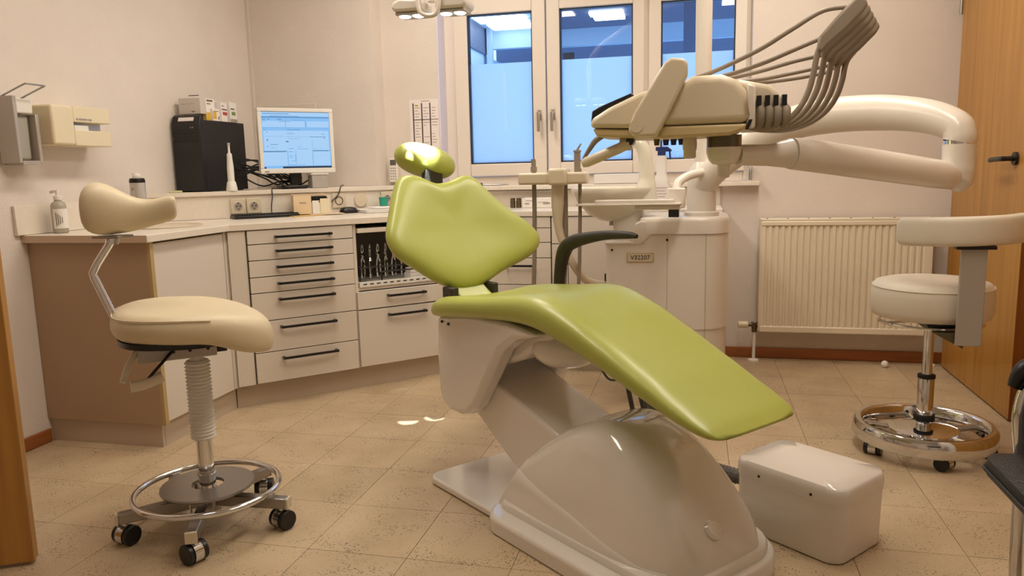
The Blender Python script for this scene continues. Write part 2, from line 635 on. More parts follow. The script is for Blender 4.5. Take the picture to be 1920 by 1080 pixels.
# outside: canopy of the building opposite, with its lit tubes
can_ = thing('canopy', 'blue-lit canopy structure seen through the upper window panes', 'canopy', (-1.0, 8.0, 0))
def cp(name, mb, m):
    mb.v = [(x + 1.0, y - 8.0, z) for x, y, z in mb.v]
    return obj(name, mb, m, can_)
cp('roof_slab', MB().box(-1.75, 3.0, 6.4, 9.5, 2.74, 2.84), 'outside_dark')
cp('roof_slab', MB().box(-2.6, -1.75, 6.4, 9.5, 2.76, 2.84), 'outside')
cp('fascia_beam', MB().box(-1.75, 3.0, 9.5, 9.6, 2.54, 2.84), 'outside')
cp('fascia_beam', MB().box(-2.6, -1.75, 9.3, 9.4, 2.53, 2.76), 'outside')
cp('back_wall', MB().box(-2.6, 3.2, 10.2, 10.3, 0, 2.84), 'outside_dark')
cp('post', MB().box(-2.46, -2.40, 9.2, 9.3, 0, 2.76), 'outside')
cp('post', MB().box(-0.14, -0.02, 7.95, 8.05, 0, 2.74), 'outside_dark')
cp('meter_box', MB().box(-1.58, -1.45, 9.45, 9.5, 2.36, 2.46), 'black')
cp('side_wall', MB().box(-2.6, -2.5, 6.0, 10.2, 0, 2.46), 'outside')
cp('side_beam', MB().box(-2.6, -2.48, 6.0, 9.3, 2.46, 2.76), 'outside_dark')
for (x0, x1, y0, y1, z) in ((-2.40, -1.86, 7.7, 8.75, 2.755), (-2.36, -1.88, 8.85, 9.2, 2.755), (-1.14, -0.78, 8.52, 8.68, 2.735), (-1.12, -0.79, 8.76, 8.92, 2.735)):
    cp('light_panel', MB().box(x0, x1, y0, y1, z - 0.03, z), 'tube_light')

# ------------------------------------------------------------------ doors
d1 = thing('door_1', 'orange-brown veneered door standing open beside the radiator', 'door', (1.29, 4.36, 0))
del d1['category']
d1['kind'] = 'structure'
obj('door_leaf', MB().box(-0.02, 0.02, -0.905, 0.0, 0.008, 2.02), ['wood'], d1, bevel=0.002)
obj('leaf_edge', MB().box(-0.0195, 0.0195, -0.9075, -0.905, 0.009, 2.019), 'wood_dark', d1)
hd = MB()
hd.cyl((-0.021, -0.795, 1.08), (-0.032, -0.795, 1.08), 0.027, n=24)
hd.cyl((-0.03, -0.795, 1.08), (-0.075, -0.795, 1.08), 0.010)
hd.tube(catmull([(-0.068, -0.80, 1.08), (-0.073, -0.78, 1.08), (-0.074, -0.70, 1.078), (-0.072, -0.655, 1.075)], 5), [0.0105] * 15 + [0.009], 12)
obj('door_handle', hd, 'black', d1)
hb = MB().cyl((-0.028, 0.004, 1.79), (-0.028, 0.004, 1.90), 0.008)
obj('hinge', hb, 'steel', d1)
obj('hinge', MB().cyl((-0.028, 0.004, 0.2), (-0.028, 0.004, 0.31), 0.008), 'steel', d1)
struct('trim_1', MB().box(1.312, XR, 2.2, 4.44, 0, 2.08), 'wood', 'wooden door lining along the right wall')
d2 = thing('door_2', 'edge of an orange wooden door at the left border', 'door', (-2.60, 1.22, 0), math.atan2(0.45, 0.78))
del d2['category']
d2['kind'] = 'structure'
obj('door_leaf', MB().box(0, 0.90, 0.0, 0.04, 0.01, 2.02), 'wood', d2, bevel=0.002)
obj('hinge', MB().cyl((0.0, -0.008, 0.25), (0.0, -0.008, 0.36), 0.008), 'steel', d2)

# ------------------------------------------------------------------ ceiling fixtures (above the frame)
for k, (fx, fy) in enumerate(FIX):
    t = thing('ceiling_light', 'long warm ceiling light panel above ' + ('the saddle stool', 'the visitor chair', 'the monitor corner', 'the radiator side')[k], 'ceiling light', (fx, fy, CEIL - 0.065), 0, 'ceiling light panels')
    obj('housing', MB().box(-0.16, 0.16, -0.6, 0.6, 0.004, 0.065), 'dirty_white', t, bevel=0.005)
    obj('diffuser', MB().box(-0.145, 0.145, -0.585, 0.585, 0.0, 0.006), 'diffuser', t)

# ================================================================== CABINETS
WT = 0.866
# sink cabinet along the left wall
t = thing('sink_cabinet', 'end cabinet with brown side panel below the sink worktop', 'cabinet', (-2.35, 2.83, 0))
def rel(mb, t):
    lx, ly, lz = t.location
    if abs(t.rotation_euler.z) > 1e-6:
        return mb
    mb.v = [(x - lx, y - ly, z - lz) for x, y, z in mb.v]
    return mb
obj('side_panel', rel(MB().box(XL + 0.002, -2.074, 2.56, 2.58, 0.098, 0.836), t), 'panel_brown', t, bevel=0.001)
obj('panel_edge', rel(MB().box(-2.0738, -2.058, 2.56, 2.58, 0.098, 0.836), t), 'panel_edge', t)
obj('carcass', rel(MB().box(XL + 0.005, -2.09, 2.582, 3.10, 0.1, 0.70), t), 'laminate', t)
obj('door', rel(MB().box(-2.088, -2.068, 2.586, 3.052, 0.105, 0.828), t), 'laminate', t, bevel=0.0015)
obj('filler', rel(MB().box(-2.088, -2.068, 3.056, 3.0855, 0.105, 0.832), t), 'laminate', t)
kb = MB().box(XL + 0.002, -2.092, 2.575, 2.59, 0.0, 0.098)
obj('kickboard', rel(kb, t), 'kick', t)
obj('kickboard', rel(MB().box(-2.107, -2.092, 2.592, 2.80, 0, 0.098), t), 'kick', t)
obj('kickboard', rel(MB().box(-2.107, -2.092, 2.803, 3.095, 0, 0.098), t), 'kick', t)

# worktop with sink hole
wtp = [(-2.628, 2.535), (-2.045, 2.535), (-2.045, 3.07), (-1.14, 3.975), (0.13, 3.975), (0.13, 4.445), (-1.462, 4.445), (-2.628, 3.279)]
wo = obj('worktop', MB().prism(wtp, 'z', 0.836, WT), 'worktop', smooth=0)
cut = obj('cutter', MB().lathe([(0.165, -0.1), (0.165, 0.1)], (-2.335, 2.99, WT), 40), 'worktop')
bo = wo.modifiers.new('b', 'BOOLEAN')
bo.object = cut
bo.operation = 'DIFFERENCE'
bo.solver = 'EXACT'
bpy.context.view_layer.update()
dg = bpy.context.evaluated_depsgraph_get()
nm = bpy.data.meshes.new_from_object(wo.evaluated_get(dg))
wo.modifiers.clear()
wo.data = nm
bpy.data.objects.remove(cut)
bv = wo.modifiers.new('bevel', 'BEVEL')
bv.width = 0.003
bv.segments = 2
bv.limit_method = 'ANGLE'
tag(wo, 'long off-white worktop running round the corner under the monitor', 'worktop')
o = obj('edge_band', MB().box(-2.628, -2.046, 2.5325, 2.5345, 0.837, WT - 0.001), 'worktop_edge', wo)
sk = MB().lathe([(0.175, 0.001), (0.176, 0.005), (0.170, 0.007), (0.162, 0.003), (0.158, -0.02), (0.15, -0.10), (0.12, -0.135), (0.03, -0.145), (0.0301, -0.149), (0.125, -0.139), (0.155, -0.104), (0.1625, -0.02)], n=44)
t = thing('sink', 'round beige basin set into the worktop beside the left wall', 'sink', (-2.335, 2.99, WT))
obj('basin', sk, 'sink', t)
obj('drain', MB().cyl((0, 0, -0.147), (0, 0, -0.141), 0.03, n=24), 'chrome', t)

# splashback and corner ledge
o = obj('splashback', MB().box(-2.629, -2.614, 2.505, 3.262, WT + 0.001, 0.985), 'worktop', bevel=0.002)
tag(o, 'low splashback strip on the left wall behind the soap bottle', 'splashback')
t = thing('corner_ledge', 'raised off-white corner ledge carrying computer and monitor', 'ledge', (-2.0, 3.9, WT))
fp = [(-2.628, 3.281), (-1.464, 4.445), (-1.49, 4.445), (-2.628, 3.307)]
obj('front_panel', rel(MB().prism(fp, 'z', WT + 0.0012, 0.984), t), 'worktop', t)
tp = [(-2.628, 3.262), (-1.445, 4.445), (-1.838, 4.445), (-1.838, 4.297), (-2.628, 4.297)]
obj('top_board', rel(MB().prism(tp, 'z', 0.984, 1.006), t), 'worktop', t, bevel=0.002)
o = obj('backsplash', MB().box(-1.43, 0.13, 4.434, 4.448, WT + 0.001, 0.96), 'laminate')
tag(o, 'off-white backsplash strip below the window sill', 'splashback')

# diagonal cabinets: local x along the front, local -y towards the room
S2 = math.sqrt(0.5)
DIAG = math.pi / 4
def diag(s, d=0.0, z=0.0):
    return (-2.07 + s * S2 - d * S2, 3.08 + s * S2 + d * S2, z)
def handle_mesh(L):
    h = MB()
    h.box(-L / 2, L / 2, -0.032, -0.022, -0.0055, 0.0055)
    h.box(-L / 2, -L / 2 + 0.012, -0.023, 0.0, -0.0055, 0.0055)
    h.box(L / 2 - 0.012, L / 2, -0.023, 0.0, -0.0055, 0.0055)
    me = mesh_of(h, 'bar_handle', 0)
    me.materials.append(M['black'])
    return me
HM = {L: handle_mesh(L) for L in (0.27, 0.21, 0.16)}
def add_handle(parent, L, loc):
    o = bpy.data.objects.new('handle', HM[L])
    COL.objects.link(o)
    o.parent = parent
    o.location = loc
    return o
def drawer(t, x0, x1, z0, z1, L=None, hz=0.033, hx=None):
    d = obj('drawer', MB().box(x0 + 0.002, x1 - 0.002, -0.019, 0.0, z0 + 0.002, z1 - 0.002), 'laminate', t, bevel=0.0012)
    if L:
        add_handle(d, L, ((x0 + x1) / 2 if hx is None else hx, -0.019, z1 - hz))
    return d
t = thing('drawer_cabinet', 'seven-drawer cabinet with black bar handles under the keyboard', 'cabinet', diag(0.0), DIAG)
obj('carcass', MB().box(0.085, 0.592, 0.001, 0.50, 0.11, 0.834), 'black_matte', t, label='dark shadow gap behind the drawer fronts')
obj('filler', MB().box(0.004, 0.078, -0.016, 0.0, 0.11, 0.832), 'laminate', t)
obj('side_wall', MB().box(0.079, 0.0845, -0.004, 0.5, 0.11, 0.834), 'laminate', t)
zs = [0.834, 0.768, 0.693, 0.615, 0.540, 0.407, 0.257, 0.11]
for a, b in zip(zs, zs[1:]):
    drawer(t, 0.087, 0.592, b, a, 0.27, 0.034, 0.345)
obj('kickboard', MB().box(0.0, 1.16, 0.03, 0.045, 0.0, 0.108), 'kick', t)
t = thing('niche_cabinet', 'open-niche cabinet with two drawers left of the green backrest', 'cabinet', diag(0.0), DIAG)
nb = MB()
nb.box(0.596, 0.612, -0.004, 0.5, 0.11, 0.834)
nb.box(1.088, 1.104, -0.004, 0.5, 0.11, 0.834)
nb.box(0.612, 1.088, 0.0, 0.40, 0.50, 0.515)
nb.box(0.612, 1.088, 0.0, 0.40, 0.11, 0.13)
obj('carcass', nb, 'laminate', t)
obj('niche_shade_lining', MB().box(0.612, 1.088, 0.36, 0.40, 0.13, 0.834).box(0.6125, 0.6145, 0.02, 0.36, 0.516, 0.834).box(1.0855, 1.0875, 0.02, 0.36, 0.516, 0.834), 'hose_dark', t)  # back and inner sides coloured dark to stand in for the niche's shade
obj('pullout_board', MB().box(0.616, 1.084, -0.02, 0.32, 0.79, 0.812), 'laminate', t, bevel=0.002)
d = drawer(t, 0.598, 1.10, 0.405, 0.497, 0.21, 0.03, 0.86)
d = drawer(t, 0.598, 1.10, 0.112, 0.403, 0.21, 0.035, 0.86)
tr = MB().box(0.618, 1.08, -0.012, 0.33, 0.517, 0.523)
tr.box(0.618, 1.08, -0.012, -0.004, 0.523, 0.543)
tr.box(0.618, 0.625, -0.004, 0.33, 0.523, 0.543)
tr.box(1.073, 1.08, -0.004, 0.33, 0.523, 0.543)
obj('shelf_tray', tr, 'dirty_white', t, bevel=0.001)
sl = MB()
for k in range(12):
    sl.box(0.635 + k * 0.036, 0.655 + k * 0.036, -0.0128, -0.0119, 0.529, 0.534)
obj('tray_slots', sl, 'screw', t, kind='stuff')
o = obj('filler', MB().box(1.106, 1.16, -0.01, 0.0, 0.11, 0.832), 'laminate', t)

# forceps in the niche, on a wire rack
rk = MB()
for yy in (0.10, 0.16):
    rk.tube([(0.66, yy, 0.60), (0.98, yy, 0.60)], 0.003, 8)
for xx in (0.66, 0.98):
    rk.tube([(xx, 0.10, 0.60), (xx, 0.16, 0.60)], 0.003, 8)
    for yy in (0.10, 0.16):
        rk.tube([(xx, yy, 0.52), (xx, yy, 0.60)], 0.003, 8)
t = thing('forceps_rack', 'dark wire rack for forceps inside the niche', 'rack', diag(0, 0), DIAG)
obj('frame', rk, 'black', t)
fpb = MB()
for s in (-1, 1):
    fpb.tube(catmull([(s * 0.004, 0, 0.10), (s * 0.006, 0, 0.075), (s * 0.016, 0, 0.05), (s * 0.019, 0, 0.01), (s * 0.014, 0, -0.03)], 5), 0.0045, 8)
fhead = MB().cyl((0, -0.006, 0.095), (0, 0.006, 0.095), 0.009, n=14)
fbeak = MB()
for s in (-1, 1):
    fbeak.tube(catmull([(s * 0.003, 0, 0.10), (s * 0.012, 0, 0.118), (s * 0.002, 0, 0.142)], 4), [0.004] * 4 + [0.003] * 4 + [0.0015], 8)
names = ['leftmost chrome forceps hanging in the niche rack', 'second chrome forceps from the left in the niche rack', 'third chrome forceps from the left in the niche rack',
         'fourth chrome forceps from the left in the niche rack', 'fifth chrome forceps from the left in the niche rack', 'splayed chrome forceps nearest the green backrest in the niche']
first = None
for k in range(6):
    loc = Vector(diag(0.69 + k * 0.043, 0.13)) + Vector((0, 0, 0.575))
    ft = thing('forceps', names[k], 'forceps', loc, DIAG + random.uniform(0.5, 1.3), 'forceps in the niche')
    if first is None:
        first = [obj('handles', fpb, 'chrome', ft), obj('joint', fhead, 'chrome', ft), obj('beak', fbeak, 'chrome', ft)]
    else:
        for p in first:
            dup_part(p, ft)
t = thing('instrument_box', 'small white box of instruments on the niche tray', 'box', (*diag(0.96, 0.06)[:2], 0.524), DIAG)
obj('box', MB().box(-0.05, 0.07, -0.03, 0.05, 0, 0.035), 'dirty_white', t, bevel=0.003)
obj('lid', MB().box(-0.045, 0.04, -0.025, 0.045, 0.036, 0.06), 'paper', t, bevel=0.003)
bh = MB().tube(catmull([(-0.16, -0.05, 0.04), (-0.155, -0.05, 0.062), (0.0, -0.05, 0.062), (0.07, -0.05, 0.062), (0.075, -0.05, 0.03)], 4), 0.004, 8)
bh.tube([(-0.16, -0.05, 0.0), (-0.16, -0.05, 0.045)], 0.004, 8)
bh.tube([(0.075, -0.05, 0.0), (0.075, -0.05, 0.035)], 0.004, 8)
t = thing('wire_handle', 'thin black wire bracket at the front of the niche tray', 'bracket', (*diag(0.90, 0.05)[:2], 0.524), DIAG)
obj('wire', bh, 'black', t)
o = obj('clipboard', MB().box(-0.14, 0.14, -0.1, 0.1, 0, 0.008), 'black', loc=(*diag(0.935, 0.10)[:2], 0.8125), rot=(0, 0, DIAG), bevel=0.002)
tag(o, 'black clipboard lying on the pull-out board', 'clipboard')

# cabinets along the window wall
t = thing('window_drawer_cabinet', 'five-drawer cabinet under the window behind the green backrest', 'cabinet', (-0.93, 4.0, 0))
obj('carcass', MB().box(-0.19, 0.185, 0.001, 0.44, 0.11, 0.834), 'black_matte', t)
zs = [0.834, 0.775, 0.698, 0.615, 0.471, 0.11]
for k, (a, b) in enumerate(zip(zs, zs[1:])):
    drawer(t, -0.19, 0.187, b, a, 0.16 if k in (3, 4) else None, 0.04, 0.02)
obj('kickboard', MB().box(-0.21, 1.06, 0.03, 0.045, 0, 0.108), 'kick', t)
t = thing('window_door_cabinet', 'door cabinet under the window partly hidden by the spittoon', 'cabinet', (-0.74, 4.0, 0))
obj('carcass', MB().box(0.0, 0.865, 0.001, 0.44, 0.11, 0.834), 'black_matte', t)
drawer(t, 0.0, 0.088, 0.69, 0.834)
drawer(t, 0.0, 0.088, 0.11, 0.69)
for a, b in ((0.088, 0.48), (0.48, 0.868)):
    obj('door', MB().box(a + 0.002, b - 0.002, -0.019, 0.0, 0.112, 0.832), 'laminate', t, bevel=0.0012)
obj('side_panel', MB().box(0.8655, 0.8695, 0.001, 0.44, 0.11, 0.834), 'laminate', t)

# ================================================================== DENTAL CHAIR  (local x = towards the head, +y = towards the viewer)
CH = thing('dental_chair', 'large green leather dental chair on a glossy white pedestal', 'dental chair', (0.136, 1.9, 0), rad(140.7))
# floor plate
pl = MB().prism(rrect(0.55, 1.15, -0.25, 0.25, [0.05, 0.05, 0.05, 0.05], 8), 'z', 0.001, 0.028)
obj('floor_plate', pl, 'white', CH, bevel=0.008, seg=3)
fo = rrect(-0.005, 0.76, -0.235, 0.305, [0.10, 0.10, 0.20, 0.17], 10)
obj('base_skirt', MB().loft([[(x, y, 0.001) for x, y in fo], [(x, y, 0.045) for x, y in fo],
                             [(0.365 + (x - 0.365) * 0.985, y * 0.975, 0.054) for x, y in fo]]), 'white', CH, bevel=0.004)
# pedestal cover
TOPZ = [(0.0, 0.07), (0.03, 0.125), (0.08, 0.19), (0.15, 0.262), (0.22, 0.32), (0.30, 0.362), (0.38, 0.378), (0.46, 0.362), (0.54, 0.325), (0.60, 0.285), (0.64, 0.25)]
HW = [(0.0, 0.13), (0.05, 0.185), (0.12, 0.215), (0.25, 0.235), (0.5, 0.235), (0.64, 0.225)]
def dome_sec(t, lean):
    hw, zt = sinterp(HW, t), sinterp(TOPZ, t)
    sec = []
    n = 28
    for j in range(n + 1):
        a = PI * j / n
        ca, sa = math.cos(a), math.sin(a)
        e = 0.36
        yy = hw * (abs(ca) ** e) * (1 if ca >= 0 else -1)
        zz = 0.05 + (zt - 0.05) * (abs(sa) ** 0.55)
        # sides lean inwards towards the top
        yy *= 1 - 0.30 * ((zz - 0.05) / 0.33) ** 1.2
        if yy < 0:
            yy *= 0.88
        tt = 0.035 + t * 0.945 + lean * (1 - (zz - 0.05) / max(zt - 0.05, 0.01))
        sec.append((tt, yy, zz))
    return sec
secs = []
N = 40
for i in range(N + 1):
    t_ = 0.64 * i / N
    lean = 0.11 * max(0, (t_ - 0.40) / 0.24)
    secs.append(dome_sec(t_, lean))
def dome_y(t, z):
    hw, zt = sinterp(HW, t), sinterp(TOPZ, t)
    q = min(0.98, max(0.0, (z - 0.05) / max(zt - 0.05, 0.01)))
    sa = q ** (1 / 0.55)
    return hw * (math.sqrt(1 - sa * sa) ** 0.36) * (1 - 0.30 * ((z - 0.05) / 0.33) ** 1.2)
for sgn in (1, -0.88):
    strip = []
    for i in range(4, N + 1):
        t_ = 0.64 * i / N
        zt = sinterp(TOPZ, t_)
        lean = 0.11 * max(0, (t_ - 0.40) / 0.24)
        zc = 0.075 + 0.20 * max(0, t_ - 0.14)
        zl = [0.051 + (zc - 0.051) * k / 5 for k in range(6)]
        def pt(z, o):
            return (0.035 + t_ * 0.945 + lean * (1 - (z - 0.05) / (zt - 0.05)), sgn * (dome_y(t_, z) + o), z)
        strip.append([pt(z, 0.0055) for z in zl] + [pt(zc + 0.004, 0.002)] + [pt(z, -0.004) for z in reversed(zl)])
    obj('lower_shell', MB().loft(strip), 'white', CH, smooth=40)
cv = MB().loft(secs, True)
obj('pedestal_cover', cv, 'white', CH, smooth=50)
obj('cover_flange', MB().loft([[(0.36 + (x - 0.36) * s, y * s, z) for x, y in rrect(0.018, 0.745, -0.215, 0.25, [0.06, 0.06, 0.15, 0.14], 8)] for s, z in ((1.0, 0.052), (1.0, 0.066), (0.985, 0.074))]), 'white', CH)
kn = MB().lathe([(0.0275, 0.0), (0.0275, 0.006), (0.022, 0.012), (0.008, 0.014)], n=24)
kn.xf(Matrix.Translation((0.083, 0.03, 0.149)) @ Matrix.Rotation(rad(-42), 4, 'Y'))
obj('cover_button', kn, 'white', CH)
# lift arm
la = [(0.48, 0.26), (0.62, 0.305), (1.06, 0.44), (1.10, 0.40), (1.06, 0.285), (0.80, 0.13), (0.70, 0.10)]
obj('lift_arm', MB().prism(la, 'y', -0.125, 0.125), 'white', CH, bevel=0.012, seg=3)
# carriage under the seat
sp = [(0.60, 0.60), (0.70, 0.572), (0.775, 0.525), (0.86, 0.405), (0.925, 0.31), (0.965, 0.277), (1.02, 0.263), (1.08, 0.264), (1.125, 0.285), (1.145, 0.33), (1.15, 0.45), (1.14, 0.59), (0.95, 0.62), (0.75, 0.62)]
for y0, y1 in ((0.118, 0.192), (-0.192, -0.118)):
    obj('carriage_side', MB().prism(sp, 'y', y0, y1), 'white', CH, bevel=0.022, seg=4)
cb = [(0.58, 0.60), (0.66, 0.555), (0.76, 0.49), (0.85, 0.455), (0.95, 0.455), (1.05, 0.48), (1.13, 0.52), (1.13, 0.61), (0.8, 0.63)]
obj('carriage_body', MB().prism(cb, 'y', -0.117, 0.117), 'white', CH, bevel=0.02, seg=3)
ns = MB().ball((0.665, 0.0, 0.535), 0.10, 0.13, 0.07, 24, 14)
obj('carriage_nose', ns, 'white', CH)

# seat and leg cushion in one piece
TOPE = [(-0.035, 0.452), (0.0, 0.478), (0.06, 0.505), (0.16, 0.555), (0.37, 0.645), (0.50, 0.697), (0.60, 0.722), (0.70, 0.717), (0.85, 0.698), (1.0, 0.684), (1.10, 0.668), (1.15, 0.632), (1.17, 0.605)]
BOTE = [(-0.035, 0.446), (0.0, 0.438), (0.06, 0.450), (0.16, 0.478), (0.37, 0.543), (0.50, 0.582), (0.60, 0.607), (0.70, 0.617), (0.85, 0.610), (1.0, 0.597), (1.10, 0.583), (1.15, 0.582), (1.17, 0.592)]
HWE = [(-0.035, 0.14), (-0.01, 0.168), (0.06, 0.182), (0.3, 0.192), (0.6, 0.205), (0.8, 0.222), (1.0, 0.236), (1.08, 0.236), (1.14, 0.215), (1.17, 0.17)]
DIP = [(-0.035, 0.0), (0.05, 0.006), (0.3, 0.014), (0.55, 0.010), (0.65, 0.006), (0.8, 0.022), (0.95, 0.032), (1.1, 0.02), (1.17, 0.0)]
secs = []
ts = [-0.035, -0.02, 0.0, 0.03] + [0.06 + 0.045 * i for i in range(23)] + [1.08, 1.11, 1.14, 1.16, 1.17]
for t_ in ts:
    zt, zb, hw, dp = sinterp(TOPE, t_), sinterp(BOTE, t_), sinterp(HWE, t_), interp(DIP, t_)
    zc, hh = (zt + zb) / 2, max((zt - zb) / 2, 0.003)
    n = 40
    sec = []
    for j in range(n):
        a = 2 * PI * j / n
        ca, sa = math.cos(a), math.sin(a)
        y = hw * (abs(ca) ** 0.42) * (1 if ca >= 0 else -1)
        z = zc + hh * (abs(sa) ** 0.75) * (1 if sa >= 0 else -1)
        if sa > 0:
            q = (y / hw) ** 2
            z -= dp * max(0, 1 - q * 1.35)
        sec.append((t_, y, z))
    secs.append(sec)
obj('seat_cushion', MB().loft(secs), 'green', CH, smooth=60, sub=1)

def pillow(outline, center, front, back, place):
    # outline: closed (w, s) curve; rings towards the centre with heights
    mb = MB()
    rings = [(1.0, 0.0)]
    fr_, bk = front, back
    secs = []
    for sc, h in reversed(bk):
        secs.append([place(center[0] + (p[0] - center[0]) * sc, center[1] + (p[1] - center[1]) * sc, -h) for p in outline])
    secs.append([place(p[0], p[1], 0.0) for p in outline])
    for sc, h in fr_:
        secs.append([place(center[0] + (p[0] - center[0]) * sc, center[1] + (p[1] - center[1]) * sc, h) for p in outline])
    mb.loft(secs)
    return mb
def closed_curve(pts, n=5):
    k = len(pts)
    out = []
    for i in range(k):
        p0, p1, p2, p3 = (Vector((*pts[(i + d) % k], 0)) for d in (-1, 0, 1, 2))
        for q in range(n):
            t = q / n
            r = 0.5 * ((2 * p1) + (-p0 + p2) * t + (2 * p0 - 5 * p1 + 4 * p2 - p3) * t * t + (-p0 + 3 * p1 - 3 * p2 + p3) * t ** 3)
            out.append((r.x, r.y))
    return out
BO = [(-0.137, 0.462), (-0.085, 0.452), (-0.024, 0.425), (0.045, 0.434), (0.115, 0.456), (0.160, 0.440), (0.192, 0.395), (0.255, 0.309), (0.343, 0.217), (0.366, 0.150), (0.310, 0.095), (0.160, 0.048),
      (0.06, 0.007), (-0.015, -0.003), (-0.08, 0.008), (-0.144, 0.042), (-0.213, 0.097), (-0.275, 0.151), (-0.291, 0.219), (-0.257, 0.299), (-0.210, 0.392), (-0.178, 0.443)]
BD = Vector((0.215, 0.404)).normalized()
def back_place(w_, s, h):
    # local chair coordinates: x = t, y = -w, z ; patient side normal points to -t/up
    t0 = 1.185 + s * BD.x
    z0 = 0.668 + s * BD.y
    curve = 0.30 * w_ * w_ * 0.6
    hh = h + curve - 0.02
    return (t0 - hh * BD.y, -w_, z0 + hh * BD.x)
oc = closed_curve(BO, 4)
fr_ = [(0.985, 0.014), (0.955, 0.024), (0.90, 0.032), (0.80, 0.036), (0.65, 0.035), (0.45, 0.031), (0.25, 0.028), (0.08, 0.027)]
bk_ = [(0.985, 0.014), (0.95, 0.025), (0.88, 0.032), (0.70, 0.036), (0.35, 0.038), (0.08, 0.038)]
obj('backrest', pillow(oc, (0.02, 0.24), fr_, bk_, back_place), 'green', CH, smooth=70, sub=1)
br = MB().prism([(1.10, 0.595), (1.12, 0.625), (1.20, 0.67), (1.33, 0.90), (1.36, 0.89), (1.25, 0.65), (1.17, 0.58)], 'y', -0.058, 0.086)
obj('backrest_bracket', br, 'green', CH, bevel=0.01)
for y0, y1 in ((0.088, 0.12), (-0.085, -0.06)):
    obj('hinge_block', MB().box(1.15, 1.21, y0, y1, 0.61, 0.675), 'arm_dark', CH, bevel=0.004)
def head_place(w_, s, h):
    d = Vector((0.36, 0.93)).normalized()
    t0 = 1.492 + s * d.x
    z0 = 1.122 + s * d.y
    return (t0 - h * d.y, -w_, z0 + h * d.x)
HO = []
for k in range(36):
    a = 2 * PI * k / 36
    ca, sa = math.cos(a), math.sin(a)
    x = 0.128 * (abs(ca) ** 0.85) * (1 if ca >= 0 else -1)
    y = 0.060 * (abs(sa) ** 0.9) * (1 if sa >= 0 else -1)
    th = rad(-17)
    HO.append((x * math.cos(th) - y * math.sin(th), x * math.sin(th) + y * math.cos(th)))
hp = [(0.97, 0.02), (0.90, 0.034), (0.76, 0.046), (0.5, 0.055), (0.25, 0.058), (0.06, 0.059)]
obj('headrest', pillow(HO, (0, 0), hp, hp, head_place), 'green', CH, smooth=70, sub=1)
hbm = MB().box(1.44, 1.475, -0.045, 0.03, 1.02, 1.10)
obj('headrest_bar', hbm, 'arm_dark', CH, bevel=0.003)
# armrest on the far side
ar = catmull([(1.03, -0.27, 0.60), (1.025, -0.275, 0.70), (1.005, -0.28, 0.785), (0.955, -0.285, 0.822), (0.82, -0.29, 0.850), (0.70, -0.29, 0.858), (0.655, -0.29, 0.856)], 6)
rs = lerp_list([0.020, 0.022, 0.027, 0.025, 0.017, 0.013, 0.007], 6)
obj('armrest', MB().tube(ar, rs, 14, sy=1.0), 'arm_dark', CH)
# small screws on the carriage
sc_ = MB()
for (tt, zz) in ((1.10, 0.575), (1.06, 0.572)):
    sc_.cyl((tt, 0.193, zz), (tt, 0.197, zz), 0.005, n=10)
obj('screws', sc_, 'screw', CH)
# cables running down behind the pedestal
for k, (a, b, c, r) in enumerate((((0.62, -0.10, 0.56), (0.58, -0.16, 0.42), (0.52, -0.20, 0.03), 0.008), ((0.56, -0.12, 0.55), (0.53, -0.17, 0.40), (0.46, -0.22, 0.03), 0.012),
                                  ((0.42, -0.14, 0.50), (0.40, -0.19, 0.38), (0.36, -0.23, 0.03), 0.008), ((0.66, -0.08, 0.56), (0.66, -0.16, 0.40), (0.60, -0.22, 0.42), 0.004))):
    obj('cable', MB().tube(catmull([a, b, c], 8), r, 8), 'hose_dark', CH)

# ------------------------------------------------------------------ pedal box with hose
PB = thing('pedal_box', 'white rounded plastic box on the floor at the chair foot', 'box', (0.331, 2.273, 0), rad(140.7))
ol = rrect(-0.175, 0.175, -0.128, 0.128, 0.045, 8)
def scl(s, z):
    return [(x * s, y * s, z) for x, y in ol]
obj('body', MB().loft([scl(0.95, 0.003), scl(0.965, 0.012), scl(0.985, 0.17)]), 'white', PB, smooth=45)
obj('lid', MB().loft([scl(0.998, 0.171), scl(1.0, 0.174), scl(1.0, 0.198), scl(0.985, 0.211), scl(0.95, 0.218), scl(0.6, 0.2215), scl(0.1, 0.222)]), 'white', PB, smooth=50)
sc_ = MB()
for tt in (0.08, -0.085):
    sc_.cyl((tt, 0.127, 0.185), (tt, 0.1295, 0.185), 0.004, n=10)
obj('screws', sc_, 'screw', PB)
hp_ = catmull([(-0.16, 2.70, 0.27), (-0.09, 2.68, 0.165), (-0.018, 2.61, 0.108), (0.046, 2.50, 0.098), (0.12, 2.44, 0.098), (0.213, 2.395, 0.10)], 16)
rr = [0.026 if i % 2 else 0.0225 for i in range(len(hp_))]
o = obj('corrugated_hose', MB().tube(hp_, rr, 14), 'hose_dark', smooth=20)
tag(o, 'dark grey corrugated hose between chair pedestal and white box', 'hose')

